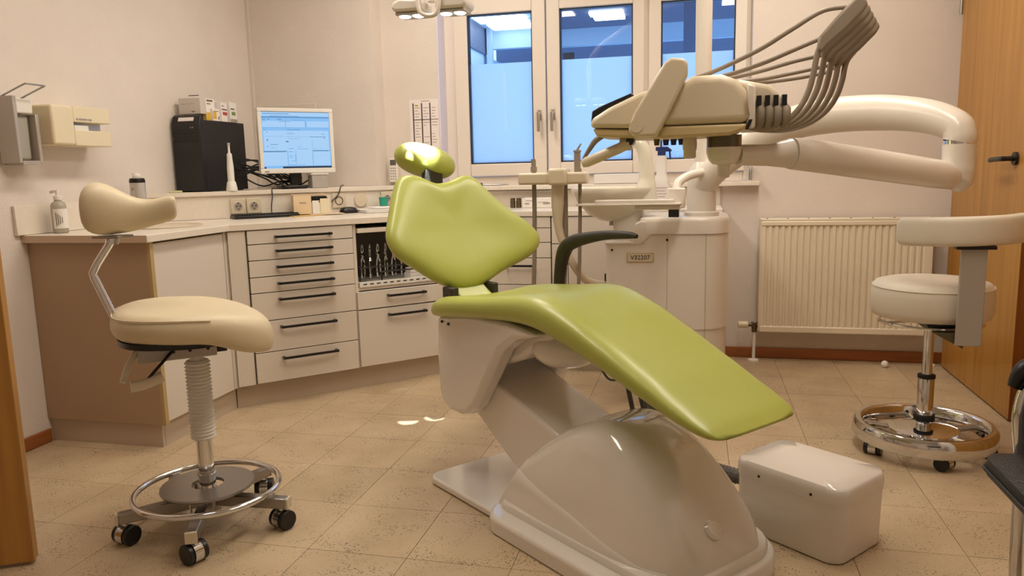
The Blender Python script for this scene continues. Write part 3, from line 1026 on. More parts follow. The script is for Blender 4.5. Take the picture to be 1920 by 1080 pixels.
# ================================================================== DENTAL UNIT (spittoon column, pole and swing arm)
UN = thing('dental_unit', 'cream spittoon column with tall pole and swan-neck swing arm', 'dental unit', (-0.12, 3.64, 0))
def up(name, mb, m, **kw):
    return obj(name, rel(mb, UN), m, UN, **kw)
bo_ = rrect(-0.395, 0.145, 3.45, 3.86, [0.13, 0.10, 0.05, 0.03], 10)
up('column_body', MB().loft([[(x, y, 0.36) for x, y in bo_], [(x, y, 0.742) for x, y in bo_]]), 'unit_white', smooth=50)
bo4 = rrect(-0.13, 0.140, 3.455, 3.855, [0.125, 0.10, 0.05, 0.04], 10)
up('column_foot', MB().loft([[(x, y, 0.004) for x, y in bo4], [(x, y, 0.36) for x, y in bo4]]), 'unit_white', smooth=50)
bo2 = rrect(-0.235, 0.145, 3.4495, 3.86, [0.13, 0.10, 0.05, 0.02], 10)
up('upper_body', MB().loft([[(x, y, 0.742) for x, y in bo2], [(x, y, 0.783) for x, y in bo2]]), 'unit_white', smooth=50)
cvp = [(-0.398, 0.738), (-0.235, 0.738), (-0.187, 0.786), (-0.15, 0.786), (-0.15, 0.83), (-0.235, 0.845), (-0.262, 0.832), (-0.27, 0.80), (-0.278, 0.752), (-0.398, 0.752)]
up('cover_front', MB().prism(cvp, 'y', 3.4455, 3.855), 'unit_white', bevel=0.006, seg=3)
bo3 = rrect(-0.245, 0.149, 3.444, 3.864, [0.13, 0.10, 0.05, 0.04], 10)
def shr(s, z):
    return [(-0.05 + (x + 0.05) * s, 3.65 + (y - 3.65) * s, z) for x, y in bo3]
up('cover_cap', MB().loft([shr(1, 0.785), shr(1, 0.838), shr(0.985, 0.851), shr(0.95, 0.858), shr(0.5, 0.860)]), 'unit_white', smooth=50)
jm = MB()
jm.box(-0.122, -0.1205, 3.4485, 3.4505, 0.37, 0.78)
up('panel_joint', jm, 'kick')
jm = MB()
jm.cyl((0.045, 3.453, 0.02), (0.045, 3.453, 0.783), 0.0018, n=6)
up('panel_joint', jm, 'kick')
sc_ = MB()
for (xx, zz) in ((-0.122, 0.76), (-0.365, 0.715)):
    sc_.cyl((xx, 3.452, zz), (xx, 3.446, zz), 0.005, n=10)
up('screws', sc_, 'screw')
npl = MB()
npl.box(-0.298, -0.180, 3.4455, 3.4505, 0.660, 0.702)
pn = up('name_plate', npl, 'panel_edge', bevel=0.001)
pi_ = MB().box(-0.295, -0.183, 3.4445, 3.4456, 0.6635, 0.6985)
pp = obj('plate_face', rel(pi_, UN), 'unit_cream', pn)
text('lettering', 'V32207', 0.028, 'screw', pn, Matrix.Translation((-0.239 + 0.12, 3.444 - 3.64, 0.681)) @ Matrix.Rotation(rad(90), 4, 'X'))
up('side_switch', MB().box(-0.405, -0.394, 3.50, 3.52, 0.54, 0.60), 'black', bevel=0.002)
# spittoon
bw_ = MB().lathe([(0.015, 0.832), (0.06, 0.84), (0.115, 0.868), (0.16, 0.915), (0.188, 0.965), (0.196, 0.985), (0.193, 0.992), (0.186, 0.99), (0.17, 0.955), (0.14, 0.91), (0.08, 0.875), (0.01, 0.868)], (-0.375, 3.60, 0), 44)
up('spittoon_bowl', bw_, 'ceramic', smooth=60)
up('bowl_drain', MB().cyl((-0.375, 3.60, 0.815), (-0.375, 3.60, 0.836), 0.018), 'grey_metal')
pd = rrect(-0.37, -0.235, 3.53, 3.68, 0.03, 6)
up('bowl_pedestal', MB().loft([[(x, y, 0.748) for x, y in pd], [(x, y, 0.90) for x, y in pd]]), 'unit_white', smooth=50)
spp = catmull([(-0.235, 3.56, 0.90), (-0.222, 3.56, 0.97), (-0.218, 3.56, 1.03), (-0.222, 3.56, 1.09), (-0.229, 3.56, 1.145), (-0.252, 3.56, 1.185), (-0.29, 3.56, 1.196), (-0.31, 3.56, 1.185)], 6)
rs = lerp_list([0.075, 0.05, 0.036, 0.033, 0.031, 0.028, 0.024, 0.016], 6)
up('water_spout', MB().tube(spp, rs, 18), 'ceramic', smooth=60)
# small tray in front of the bowl
trp = MB()
trp.prism(rrect(-0.50, -0.06, 3.26, 3.36, 0.02, 5), 'z', 0.922, 0.930)
trp.prism(rrect(-0.42, -0.09, 3.265, 3.355, 0.02, 5), 'z', 0.930, 0.944)
up('tray', trp, 'unit_white', bevel=0.002)
tk = MB().box(-0.25, -0.06, 3.28, 3.36, 0.902, 0.922)
tk.box(-0.118, -0.045, 3.33, 3.42, 0.905, 0.99)
up('tray_arm', tk, 'unit_white', bevel=0.006)
aa = catmull([(-0.082, 3.38, 0.98), (-0.075, 3.40, 1.01), (-0.035, 3.44, 1.037), (0.03, 3.50, 1.052), (0.06, 3.54, 1.053)], 6)
up('assist_arm', MB().tube(aa, 0.019, 14), 'unit_white')
up('black_joint', MB().box(-0.118, -0.072, 3.47, 3.51, 0.858, 0.925), 'black', bevel=0.003)
# assistant's holder with suction hoses
hbx = MB().box(-0.745, -0.448, 3.24, 3.34, 1.016, 1.066)
up('holder_bar', hbx, 'unit_cream', bevel=0.010, seg=3)
up('holder_block', MB().box(-0.612, -0.532, 3.225, 3.35, 1.012, 1.084), 'unit_cream', bevel=0.012, seg=3)
st = catmull([(-0.58, 3.30, 1.03), (-0.583, 3.30, 0.93), (-0.580, 3.30, 0.83), (-0.558, 3.31, 0.745), (-0.52, 3.33, 0.66), (-0.47, 3.40, 0.58), (-0.38, 3.55, 0.54)], 6)
up('holder_stem', MB().tube(st, lerp_list([0.028, 0.028, 0.018, 0.017, 0.017, 0.017, 0.017], 6), 14), 'unit_cream')
for (x, zt, r, yy) in ((-0.686, 1.12, 0.010, 3.30), (-0.555, 1.075, 0.0135, 3.32), (-0.487, 1.08, 0.008, 3.31)):
    hs = catmull([(x, yy, zt), (x, yy, 0.9), (x - 0.004, yy, 0.7), (x - 0.005, yy, 0.5), (x + 0.05, yy + 0.05, 0.33), (-0.385, 3.6, 0.25)], 8)
    up('suction_hose', MB().tube(hs, r, 12), 'hose')
tlm = MB()
tlm.cyl((-0.686, 3.30, 1.07), (-0.686, 3.30, 1.092), 0.014)
tlm.cyl((-0.686, 3.30, 1.092), (-0.688, 3.30, 1.125), 0.010)
up('suction_tip', tlm, 'hose')
tlm = MB()
tlm.cyl((-0.497, 3.31, 1.06), (-0.497, 3.31, 1.15), 0.014)
tlm.cyl((-0.497, 3.31, 1.15), (-0.497, 3.31, 1.158), 0.017)
up('scaler_handpiece', tlm, 'hose')
tlm = MB().cyl((-0.497, 3.31, 1.158), (-0.48, 3.31, 1.185), 0.006, 0.003)
up('scaler_tip', tlm, 'chrome')
# pole
pol = MB().lathe([(0.078, 0.0), (0.078, 0.018), (0.064, 0.024), (0.0635, 0.17), (0.058, 0.20), (0.036, 0.24)], (0.024, 3.57, 0.857), 36)
up('pole_foot', pol, 'unit_white', smooth=50)
up('pole', MB().cyl((0.024, 3.57, 1.05), (0.024, 3.57, 2.24), 0.035, n=28), 'unit_white')
# swan neck arm
ua = catmull([(0.024, 3.56, 0.99), (0.09, 3.51, 1.07), (0.206, 3.45, 1.160), (0.346, 3.38, 1.232), (0.496, 3.30, 1.262), (0.669, 3.20, 1.262), (0.800, 3.09, 1.238), (0.872, 3.02, 1.200), (0.888, 3.0, 1.165), (0.888, 3.0, 1.148)], 8)
up('swan_neck_arm', MB().tube(ua, lerp_list([0.055, 0.060, 0.063, 0.066, 0.069, 0.067, 0.060, 0.055, 0.053, 0.053], 8), 24), 'unit_white', smooth=60)
rg = MB().cyl((0.888, 3.0, 1.147), (0.888, 3.0, 1.134), 0.0515, n=32)
up('arm_ring', rg, 'chrome')
el = MB().tube(catmull([(0.888, 3.0, 1.134), (0.888, 3.0, 1.08), (0.888, 3.0, 1.045), (0.886, 2.998, 1.005), (0.872, 2.99, 0.982)], 6), lerp_list([0.053, 0.053, 0.055, 0.050, 0.018], 6), 26)
up('arm_elbow', el, 'unit_white', smooth=60)

# lower arm that carries the delivery head
la_ = catmull([(0.13, 2.632, 1.112), (0.228, 2.68, 1.110), (0.30, 2.712, 1.113)], 6)
up('arm_neck', MB().tube(la_, lerp_list([0.033, 0.036, 0.050], 6), 20), 'unit_white', smooth=60)
lb_ = [(0.302, 2.713, 1.113), (0.35, 2.736, 1.108), (0.60, 2.858, 1.068), (0.80, 2.955, 1.035), (0.865, 2.985, 1.024), (0.885, 2.995, 1.021)]
up('lower_arm', MB().tube(lb_, [0.0515, 0.0535, 0.0525, 0.050, 0.046, 0.03], 24), 'unit_white', smooth=60)
sc_ = MB().cyl((0.36, 2.69, 1.118), (0.362, 2.685, 1.118), 0.004, n=8)
up('screws', sc_, 'screw')

# ================================================================== INSTRUMENT DELIVERY HEAD
DH = thing('delivery_head', 'cream dental instrument head with grey hoses hanging over the chair', 'instrument head', (0.086, 2.62, 1.08))
def dp(name, mb, m, parent=None, **kw):
    return obj(name, rel(mb, DH), m, parent or DH, **kw)
hs_ = [(-0.115, 1.205), (-0.095, 1.255), (-0.058, 1.325), (-0.015, 1.352), (0.07, 1.354), (0.118, 1.335), (0.145, 1.300), (0.156, 1.23), (0.15, 1.206)]
dp('housing', MB().prism(hs_, 'y', 2.47, 2.77), 'unit_cream', bevel=0.038, seg=6)
hl = [(-0.115, 1.203), (0.148, 1.204), (0.140, 1.186), (0.10, 1.172), (-0.115, 1.168)]
dp('housing_base', MB().prism(hl, 'y', 2.475, 2.765), 'head_base', bevel=0.008, seg=3)
lp = [(-0.333, 1.208), (-0.327, 1.236), (-0.271, 1.269), (-0.175, 1.311), (-0.118, 1.325), (-0.08, 1.28), (-0.09, 1.196), (-0.20, 1.202)]
dp('control_panel', MB().prism(lp, 'y', 2.49, 2.80), 'unit_cream', bevel=0.014, seg=3)
lq = [(-0.326, 1.206), (-0.10, 1.194), (-0.10, 1.170), (-0.20, 1.172), (-0.312, 1.180)]
dp('panel_base', MB().prism(lq, 'y', 2.50, 2.79), 'head_base', bevel=0.008, seg=3)
gp = [(-0.334, 1.226), (-0.330, 1.262), (-0.31, 1.274), (-0.205, 1.314), (-0.196, 1.306), (-0.29, 1.263), (-0.322, 1.236)]
dp('black_glass', MB().prism(gp, 'y', 2.53, 2.80), 'black', bevel=0.003)
pdl = [(-0.206, 1.195), (-0.190, 1.243), (-0.098, 1.390), (-0.078, 1.403), (-0.040, 1.399), (-0.028, 1.385), (-0.030, 1.350), (-0.088, 1.231), (-0.120, 1.172), (-0.192, 1.172)]
dp('handle_paddle', MB().prism(pdl, 'y', 2.425, 2.485), 'unit_cream', bevel=0.012, seg=4)
dp('paddle_cap', MB().cyl((-0.18, 2.4255, 1.205), (-0.18, 2.4225, 1.205), 0.02, n=24), 'unit_cream')
hd_ = [(0.112, 1.342), (0.152, 1.334), (0.215, 1.320), (0.240, 1.297), (0.262, 1.252), (0.266, 1.212), (0.248, 1.188), (0.150, 1.188), (0.12, 1.20)]
dp('holder_block', MB().prism(hd_, 'y', 2.52, 2.80), 'unit_cream', bevel=0.02, seg=4)
dp('holder_front', MB().prism([(0.146, 1.19), (0.172, 1.19), (0.172, 1.315), (0.146, 1.325)], 'y', 2.492, 2.53), 'unit_white', bevel=0.006)
dp('holder_clip', MB().prism([(0.142, 1.186), (0.152, 1.186), (0.164, 1.216), (0.154, 1.216)], 'y', 2.485, 2.493), 'black')
for k in range(4):
    x = 0.182 + k * 0.0245
    dp('slot', MB().box(x - 0.006, x + 0.008, 2.505, 2.54, 1.255, 1.287), 'black')
    hb_ = MB().tube([(x, 2.525, 1.272 - k * 0.004), (x + 0.008, 2.512, 1.245), (x + 0.008, 2.51, 1.21), (x + 0.002, 2.525, 1.195)], [0.010, 0.013, 0.013, 0.010], 12)
    dp('handpiece_end', hb_, 'hose', smooth=60)
pv = MB().cyl((0.086, 2.62, 1.138), (0.086, 2.62, 1.176), 0.055, n=36)
dp('pivot_ring', pv, 'smoke')
pc = MB().lathe([(0.012, 1.04), (0.019, 1.042), (0.020, 1.082), (0.035, 1.084), (0.048, 1.097), (0.056, 1.122), (0.056, 1.138)], (0.086, 2.62, 0), 36)
dp('pivot_cup', pc, 'unit_white', smooth=50)
kb_ = MB().lathe([(0.016, 1.105), (0.020, 1.108), (0.020, 1.130), (0.022, 1.132), (0.023, 1.150), (0.021, 1.172)], (-0.022, 2.60, 0), 20)
dp('lock_knob', kb_, 'unit_cream', smooth=50)
for xx in (-0.13, -0.10, -0.075, -0.05):
    dp('lower_plug', MB().cyl((xx, 2.65, 1.172), (xx, 2.65, 1.150), 0.011, 0.008, 12), 'blue_label' if xx > -0.11 else 'smoke')
hk = MB().box(-0.245, -0.205, 2.55, 2.59, 1.135, 1.176)
dp('wand_bracket', hk, 'unit_cream', bevel=0.006)
wd = MB().tube([(-0.212, 2.545, 1.158), (-0.245, 2.545, 1.142), (-0.352, 2.545, 1.100), (-0.366, 2.545, 1.094)], [0.016, 0.017, 0.017, 0.011], 16)
dp('handle_wand', wd, 'unit_cream', smooth=60)
dp('wand_joint', MB().cyl((-0.209, 2.53, 1.164), (-0.209, 2.60, 1.164), 0.013), 'black')
sy_ = catmull([(-0.30, 2.62, 1.19), (-0.33, 2.62, 1.172), (-0.352, 2.62, 1.143), (-0.372, 2.62, 1.112)], 6)
dp('syringe_hose', MB().tube(sy_, lerp_list([0.009, 0.010, 0.008, 0.005], 6), 10), 'hose')
# hoses with their whip arms
HP = [(0.155, 1.195), (0.215, 1.192), (0.268, 1.212), (0.305, 1.25), (0.328, 1.300), (0.340, 1.353), (0.352, 1.415), (0.385, 1.458), (0.423, 1.500), (0.462, 1.545)]
WPp = [(0.345, 1.412), (0.350, 1.452), (0.395, 1.505), (0.440, 1.552), (0.455, 1.558), (0.474, 1.552), (0.482, 1.536), (0.470, 1.515), (0.425, 1.468), (0.378, 1.428), (0.360, 1.405)]
TOPH = [((0.445, 1.532), (0.362, 1.527), (0.276, 1.480), (0.182, 1.428), (0.053, 1.372), (-0.02, 1.350)),
        ((0.36, 1.462), (0.276, 1.428), (0.182, 1.390), (0.10, 1.366), (0.02, 1.352)),
        ((0.345, 1.415), (0.26, 1.398), (0.18, 1.376), (0.10, 1.358), (0.05, 1.350)),
        ((0.345, 1.388), (0.27, 1.372), (0.18, 1.356), (0.12, 1.348), (0.07, 1.345)),
        ((0.345, 1.375), (0.27, 1.360), (0.18, 1.350), (0.12, 1.345), (0.08, 1.342))]
for k in range(5):
    dx, dy, dz = 0.020 * k, 0.055 * k - 0.09, -0.008 * k
    sx = 0.06 * k
    pts = []
    for i, (x, z) in enumerate(HP):
        u = i / (len(HP) - 1)
        pts.append((x + dx * u + 0.012 * k * (1 - u) + 0.052 * k * u * (1 - u), 2.62 + dy, z + dz * u * u))
    hz = dp('instrument_hose', MB().tube(catmull(pts, 6), 0.0088, 12), 'hose')
    wpoly = [(x + dx, z + dz) for x, z in WPp]
    dp('whip_arm', MB().prism(wpoly, 'y', 2.62 + dy - 0.016, 2.62 + dy + 0.016), 'hose', bevel=0.008, seg=3)
    tp_ = TOPH[k]
    pts = [(x + (dx if i == 0 else dx * (1 - i / 5)), 2.62 + dy * (1 if i < 3 else 0.7), z) for i, (x, z) in enumerate(tp_)]
    dp('tension_cord', MB().tube(catmull(pts, 6), 0.0068, 10), 'hose')

# ================================================================== OPERATING LAMP
LP = Vector((-0.880, 2.60, 1.632))
AIM = Vector((-1.035, 2.825, 1.14))
LA = thing('operating_lamp', 'white operating lamp with lit reflectors at the top edge', 'lamp', LP)
dirv = (AIM - LP).normalized()
def lp_(name, mb, m, **kw):
    return obj(name, mb, m, LA, **kw)
for s in (-1, 1):
    pod = MB().prism([(s * 0.022, 0.022), (s * 0.10, 0.030), (s * 0.128, 0.018), (s * 0.135, -0.002), (s * 0.12, -0.014), (s * 0.022, -0.014)], 'y', -0.055, 0.055)
    lp_('pod', pod, 'unit_white', bevel=0.010, seg=3)
    rf = MB().box(min(s * 0.028, s * 0.122), max(s * 0.028, s * 0.122), -0.045, 0.045, -0.024, -0.0145)
    lp_('reflector_frame', rf, 'grey_metal', bevel=0.003)
    for q in (0.05, 0.098):
        le = MB().ball((s * q, -0.012, -0.024), 0.020, 0.026, 0.006, 16, 8)
        lp_('led_lens', le, 'led')
    l = bpy.data.lights.new('lamp_spot', 'SPOT')
    l.energy = 220.0
    l.color = (0.92, 0.97, 1.0)
    l.spot_size = rad(10)
    l.spot_blend = 0.35
    l.shadow_soft_size = 0.02
    lo = bpy.data.objects.new('lamp_spot', l)
    COL.objects.link(lo)
    src = LP + Vector((s * 0.075, 0, -0.045))
    lo.location = src
    lo.rotation_euler = (AIM + Vector((s * 0.02, 0, 0)) - src).to_track_quat('-Z', 'Y').to_euler()
for s, FT in ((-1, (-1.218, 3.048, 0)), (1, (-1.119, 3.116, 0))):
    l = bpy.data.lights.new('lamp_beam', 'SPOT')
    l.energy = 330.0
    l.color = (0.80, 0.90, 1.0)
    l.spot_size = rad(3.6)
    l.spot_blend = 0.6
    l.shadow_soft_size = 0.004
    lo = bpy.data.objects.new('lamp_beam', l)
    COL.objects.link(lo)
    src = LP + Vector((-0.075 + s * 0.02, 0.025, -0.036))
    lo.location = src
    lo.rotation_euler = (Vector(FT) - src).to_track_quat('-Z', 'Y').to_euler()
uh = catmull([(-0.035, -0.05, 0.05), (-0.034, -0.06, 0.02), (-0.026, -0.065, -0.02), (0.0, -0.067, -0.036), (0.028, -0.067, -0.034), (0.040, -0.065, -0.012), (0.042, -0.06, 0.02), (0.042, -0.05, 0.05)], 6)
lp_('grip_handle', MB().tube(uh, 0.0075, 12), 'unit_white')
yk = MB().cyl((0, 0, 0.02), (0, 0, 0.20), 0.018)
lp_('yoke', yk, 'unit_white')
armp = catmull([(0, 0, 0.19), (0.0, 0.0, 0.30), (0.10, 0.10, 0.42), (0.45, 0.48, 0.55), (0.80, 0.88, 0.60), (0.904, 0.97, 0.62)], 8)
lp_('spring_arm', MB().tube(armp, 0.022, 14), 'unit_white')
lp_('arm_cap', MB().cyl((0.904, 0.97, 0.61), (0.904, 0.97, 0.68), 0.045), 'unit_white')

# ================================================================== LEFT STOOL
def caster(parent, p, ang, rw=0.030, bl=0.0):
    c, s = math.cos(ang), math.sin(ang)
    ax = Vector((-s, c, 0))
    P0 = Vector(p)
    wh = MB()
    wh.cyl(P0 + ax * 0.014 + Vector((0, 0, rw)), P0 + ax * 0.030 + Vector((0, 0, rw)), rw, n=24)
    wh.cyl(P0 - ax * 0.014 + Vector((0, 0, rw)), P0 - ax * 0.030 + Vector((0, 0, rw)), rw, n=24)
    cs = obj('caster', wh, 'black', parent, bevel=0.003)
    hood = MB()
    for q in (-1, 1):
        hood.cyl(P0 + ax * q * 0.012 + Vector((0, 0, rw)), P0 + ax * q * 0.0135 + Vector((0, 0, rw)), rw * 1.05, n=20)
    hood.cyl(P0 - ax * 0.012 + Vector((0, 0, rw)), P0 + ax * 0.012 + Vector((0, 0, rw)), rw * 1.02, n=20)
    hood.cyl(P0 + Vector((0, 0, rw)), P0 + Vector((0, 0, rw * 2 + 0.012)), 0.010, n=12)
    obj('caster_hood', hood, 'chrome', cs)
    return cs
SL = thing('saddle_stool', 'cream stool with kidney-shaped back pad left of the green chair', 'stool', (-1.47, 1.99, 0))
for k in range(5):
    a = rad(150 + 72 * k)
    c, s = math.cos(a), math.sin(a)
    lg = MB()
    n_ = Vector((-s, c, 0)) * 0.016
    secs = []
    for r, z0, z1 in ((0.03, 0.070, 0.105), (0.13, 0.068, 0.104), (0.255, 0.066, 0.098)):
        p = Vector((c * r, s * r, 0))
        secs.append([p - n_ + Vector((0, 0, z0)), p + n_ + Vector((0, 0, z0)), p + n_ + Vector((0, 0, z1)), p - n_ + Vector((0, 0, z1))])
    lg.loft(secs)
    obj('base_leg', lg, 'steel', SL, bevel=0.003)
    obj('leg_cap', MB().loft([[p + Vector((c, s, 0)) * 0.0012 for p in secs[-1]], [p + Vector((c, s, 0)) * 0.008 for p in secs[-1]]]), 'unit_cream', SL)
    caster(SL, (c * 0.237, s * 0.237, 0), a + random.uniform(0.2, 1.2))
hub = MB().cyl((0, 0, 0.05), (0, 0, 0.112), 0.035, n=28)
obj('hub', hub, 'steel', SL)
obj('foot_ring', MB().ring((0, 0, 0.122), 0.213, 0.0095, 64, 12), 'chrome', SL)
pt = MB()
for r0, r1, z0, z1 in ((0.048, 0.138, 0.128, 0.138),):
    n = 48
    secs = []
    for (r, z) in ((r0, z0), (r1, z0), (r1 + 0.002, (z0 + z1) / 2), (r1, z1), (r0, z1)):
        secs.append([(r * math.cos(2 * PI * j / n), r * math.sin(2 * PI * j / n), z) for j in range(n)])
    pt.loft(secs, False, True)
obj('foot_plate', pt, 'steel', SL)
for k in range(3):
    a = rad(30 + 120 * k)
    obj('plate_post', MB().cyl((0.09 * math.cos(a), 0.09 * math.sin(a), 0.08), (0.09 * math.cos(a), 0.09 * math.sin(a), 0.13), 0.004), 'chrome', SL)
col_ = MB().lathe([(0.025, 0.10), (0.025, 0.165), (0.0275, 0.166), (0.0275, 0.172), (0.0235, 0.173), (0.0235, 0.31)], n=28)
obj('column', col_, 'chrome', SL)
bl_ = []
z = 0.285
nb_ = 22
for k in range(nb_):
    zz = z + (0.53 - 0.285) * k / nb_
    bl_ += [(0.031, zz), (0.0375, zz + 0.0055)]
bl_ += [(0.031, 0.532), (0.022, 0.533)]
obj('bellows', MB().lathe([(0.024, 0.284)] + bl_, n=32), 'dirty_white', SL, smooth=25)
SA = rad(40)   # direction the seat faces (front nose)
def sl_xf(mb, a=SA):
    return mb.xf(Matrix.Rotation(a, 4, 'Z'))
mech = MB().box(-0.16, 0.055, -0.05, 0.05, 0.550, 0.596)
obj('tilt_mechanism', sl_xf(mech), 'grey_metal', SL, bevel=0.003)
obj('mechanism_cap', sl_xf(MB().box(0.055, 0.085, -0.044, 0.044, 0.558, 0.590)), 'black', SL, bevel=0.003)
sc_ = MB()
for x in (0.03, -0.02, -0.065):
    sc_.cyl((x, -0.0505, 0.575), (x, -0.0525, 0.575), 0.005, n=10)
obj('bolts', sl_xf(sc_), 'screw', SL)
obj('neck', MB().cyl((0, 0, 0.53), (0, 0, 0.567), 0.02), 'dirty_white', SL)
lv = MB().tube([(-0.06, -0.05, 0.585), (-0.12, -0.075, 0.53), (-0.14, -0.08, 0.51)], 0.0045, 8)
obj('lever_rod', sl_xf(lv), 'screw', SL)
lv = MB().tube(catmull([(-0.10, -0.075, 0.512), (-0.15, -0.08, 0.497), (-0.185, -0.085, 0.495)], 4), 0.016, 12, sy=0.6)
obj('lever_grip', sl_xf(lv), 'unit_cream', SL, smooth=60)
lv = MB().tube(catmull([(-0.15, -0.02, 0.60), (-0.185, -0.04, 0.55), (-0.205, -0.06, 0.505)], 5), 0.009, 10)
obj('lever_grip', sl_xf(lv), 'unit_cream', SL, smooth=60)
# saddle seat: wide at the back, front narrows and rolls down, raised rim at the back
def seat_pt(a, rr, z):
    return (rr * math.cos(a), rr * math.sin(a), z)
SO = []
for k in range(48):
    a = 2 * PI * k / 48
    ca, sa = math.cos(a), math.sin(a)
    r = 1.0 / ((abs(ca) / 0.225) ** 2.5 + (abs(sa) / 0.232) ** 2.5) ** (1 / 2.5)
    SO.append((r * ca, r * sa))
def seat_z(x, y):
    # dip, with raised back (x<0) and a roll-down front
    return 0.016 * (-x / 0.22) - 0.028 * max(0, x / 0.22) ** 2 + 0.012 * (y / 0.23) ** 2
prof = [(0.80, 0.606), (0.93, 0.612), (0.985, 0.628), (1.0, 0.645), (0.99, 0.664), (0.95, 0.682), (0.87, 0.694), (0.7, 0.698), (0.45, 0.694), (0.2, 0.692), (0.03, 0.692)]
def roll(x, z):
    # the front swells downwards
    u = max(0.0, min(1.0, (x - 0.0) / 0.14))
    u = u * u * (3 - 2 * u)
    return -0.026 * u * max(0.0, min(1.0, (0.672 - z) / 0.05))
secs = [[(x * s, y * s, z + seat_z(x * s, y * s) + roll(x * s, z)) for x, y in SO] for s, z in [(0.05, 0.603)] + prof]
obj('seat', sl_xf(MB().loft(secs)), 'cream', SL, smooth=60, sub=1)
obj('seat_board', sl_xf(MB().loft([[(x * 0.62 - 0.07, y * 0.84, z + seat_z(x * 0.62 - 0.07, y * 0.8)) for x, y in SO] for z in (0.596, 0.612)])), 'black', SL)
pipe = MB().tube([(x * 0.968, y * 0.968, 0.678 + seat_z(x * 0.96, y * 0.96)) for x, y in SO[11:38]], 0.0022, 6)
obj('seat_seam', sl_xf(pipe), 'cream', SL)
# back post and pad (world-aligned offsets from the stool centre)
bp_ = [(-0.085, -0.10, 0.60), (-0.155, -0.115, 0.64), (-0.185, -0.118, 0.70), (-0.222, -0.128, 0.80), (-0.226, -0.128, 0.813), (-0.215, -0.118, 0.84), (-0.190, -0.096, 0.89), (-0.182, -0.089, 0.908)]
obj('back_post', MB().tube(bp_, [0.012] * 8, 14, sy=0.8), 'chrome', SL)
obj('post_clamp', MB().cyl((-0.183, -0.090, 0.896), (-0.180, -0.087, 0.913), 0.018), 'chrome', SL)
obj('pad_plate', MB().box(-0.225, -0.135, -0.120, -0.055, 0.912, 0.920), 'steel', SL, bevel=0.002)
# pad: thick bulb at the left, thinning wing to the right
cx = Vector((-0.144, -0.061, 0.990))
ld = Vector((0.80, 0.60, 0))          # image-right
bd = Vector((-0.60, 0.80, 0))         # away from the viewer
stn = [(-0.119, 0.020, 0.020, 0.008), (-0.114, 0.052, 0.042, 0.010), (-0.095, 0.072, 0.058, 0.012), (-0.065, 0.078, 0.066, 0.011), (-0.03, 0.068, 0.062, 0.002),
       (0.01, 0.052, 0.045, -0.012), (0.05, 0.040, 0.035, -0.018), (0.09, 0.037, 0.030, -0.015), (0.118, 0.037, 0.028, -0.011), (0.130, 0.031, 0.022, -0.010), (0.133, 0.016, 0.010, -0.010)]
secs = []
for (l_, hz, hd2, dz) in stn:
    n = 24
    curve = 2.2 * (l_ - 0.0) ** 2
    c0 = cx + ld * l_ - bd * (curve * 1.0) + Vector((0, 0, dz + 0.12 * l_ * (1 if l_ > 0 else 0.3)))
    sec = []
    for j in range(n):
        a = 2 * PI * j / n
        ca, sa = math.cos(a), math.sin(a)
        sec.append(c0 + bd * hd2 * (abs(ca) ** 0.8) * (1 if ca >= 0 else -1) + Vector((0, 0, 1)) * hz * (abs(sa) ** 0.8) * (1 if sa >= 0 else -1))
    secs.append(sec)
obj('back_pad', MB().loft(secs), 'cream', SL, smooth=70, sub=1)

# ================================================================== RIGHT STOOL
SR = thing('round_stool', 'ivory round stool with curved back bar and chrome ring base', 'stool', (0.845, 3.06, 0))
bd_ = MB()
n = 64
secs = []
for (r, z) in ((0.208, 0.050), (0.238, 0.046), (0.247, 0.060), (0.245, 0.098), (0.235, 0.112), (0.219, 0.112), (0.208, 0.102)):
    secs.append([(r * math.cos(2 * PI * j / n), r * math.sin(2 * PI * j / n), z) for j in range(n)])
bd_.loft(secs, False, True)
obj('base_ring', bd_, 'chrome', SR, smooth=50)
obj('base_disc', MB().lathe([(0.02, 0.075), (0.118, 0.075), (0.122, 0.080), (0.120, 0.085), (0.10, 0.089), (0.025, 0.095)], n=48), 'chrome', SR, smooth=40)
for k in range(5):
    a = rad(20 + 72 * k)
    c, s = math.cos(a), math.sin(a)
    obj('spoke', MB().tube([(c * 0.02, s * 0.02, 0.068), (c * 0.21, s * 0.21, 0.075)], 0.014, 10, sy=0.7), 'chrome', SR)
for a in (-85, -13, 59, 131, 203):
    r_ = rad(a)
    caster(SR, (math.cos(r_) * 0.205, math.sin(r_) * 0.205, 0), r_ + 0.7, 0.025)
obj('column', MB().lathe([(0.024, 0.03), (0.028, 0.10), (0.028, 0.285), (0.026, 0.29), (0.018, 0.292), (0.018, 0.50)], n=28), 'chrome', SR, smooth=40)
cl = MB().lathe([(0.030, 0.115), (0.036, 0.118), (0.036, 0.136), (0.030, 0.139)], n=28)
obj('collar', cl, 'rubber', SR)
cl = MB().lathe([(0.027, 0.278), (0.0305, 0.280), (0.0305, 0.292), (0.019, 0.295)], n=28)
obj('collar', cl, 'rubber', SR)
obj('seat', MB().lathe([(0.02, 0.512), (0.16, 0.512), (0.193, 0.520), (0.202, 0.545), (0.203, 0.60), (0.199, 0.625), (0.188, 0.642), (0.16, 0.650), (0.08, 0.655), (0.01, 0.656)], n=56), 'ivory', SR, smooth=60)
obj('seat_seam', MB().ring((0, 0, 0.628), 0.1985, 0.003, 64, 6), 'ivory', SR)
obj('lift_ring', MB().ring((0, 0, 0.496), 0.172, 0.006, 56, 8), 'chrome', SR)
for k in range(3):
    a = rad(80 + 120 * k)
    obj('ring_spoke', MB().tube([(0.02 * math.cos(a), 0.02 * math.sin(a), 0.498), (0.172 * math.cos(a), 0.172 * math.sin(a), 0.496)], 0.005, 8), 'chrome', SR)
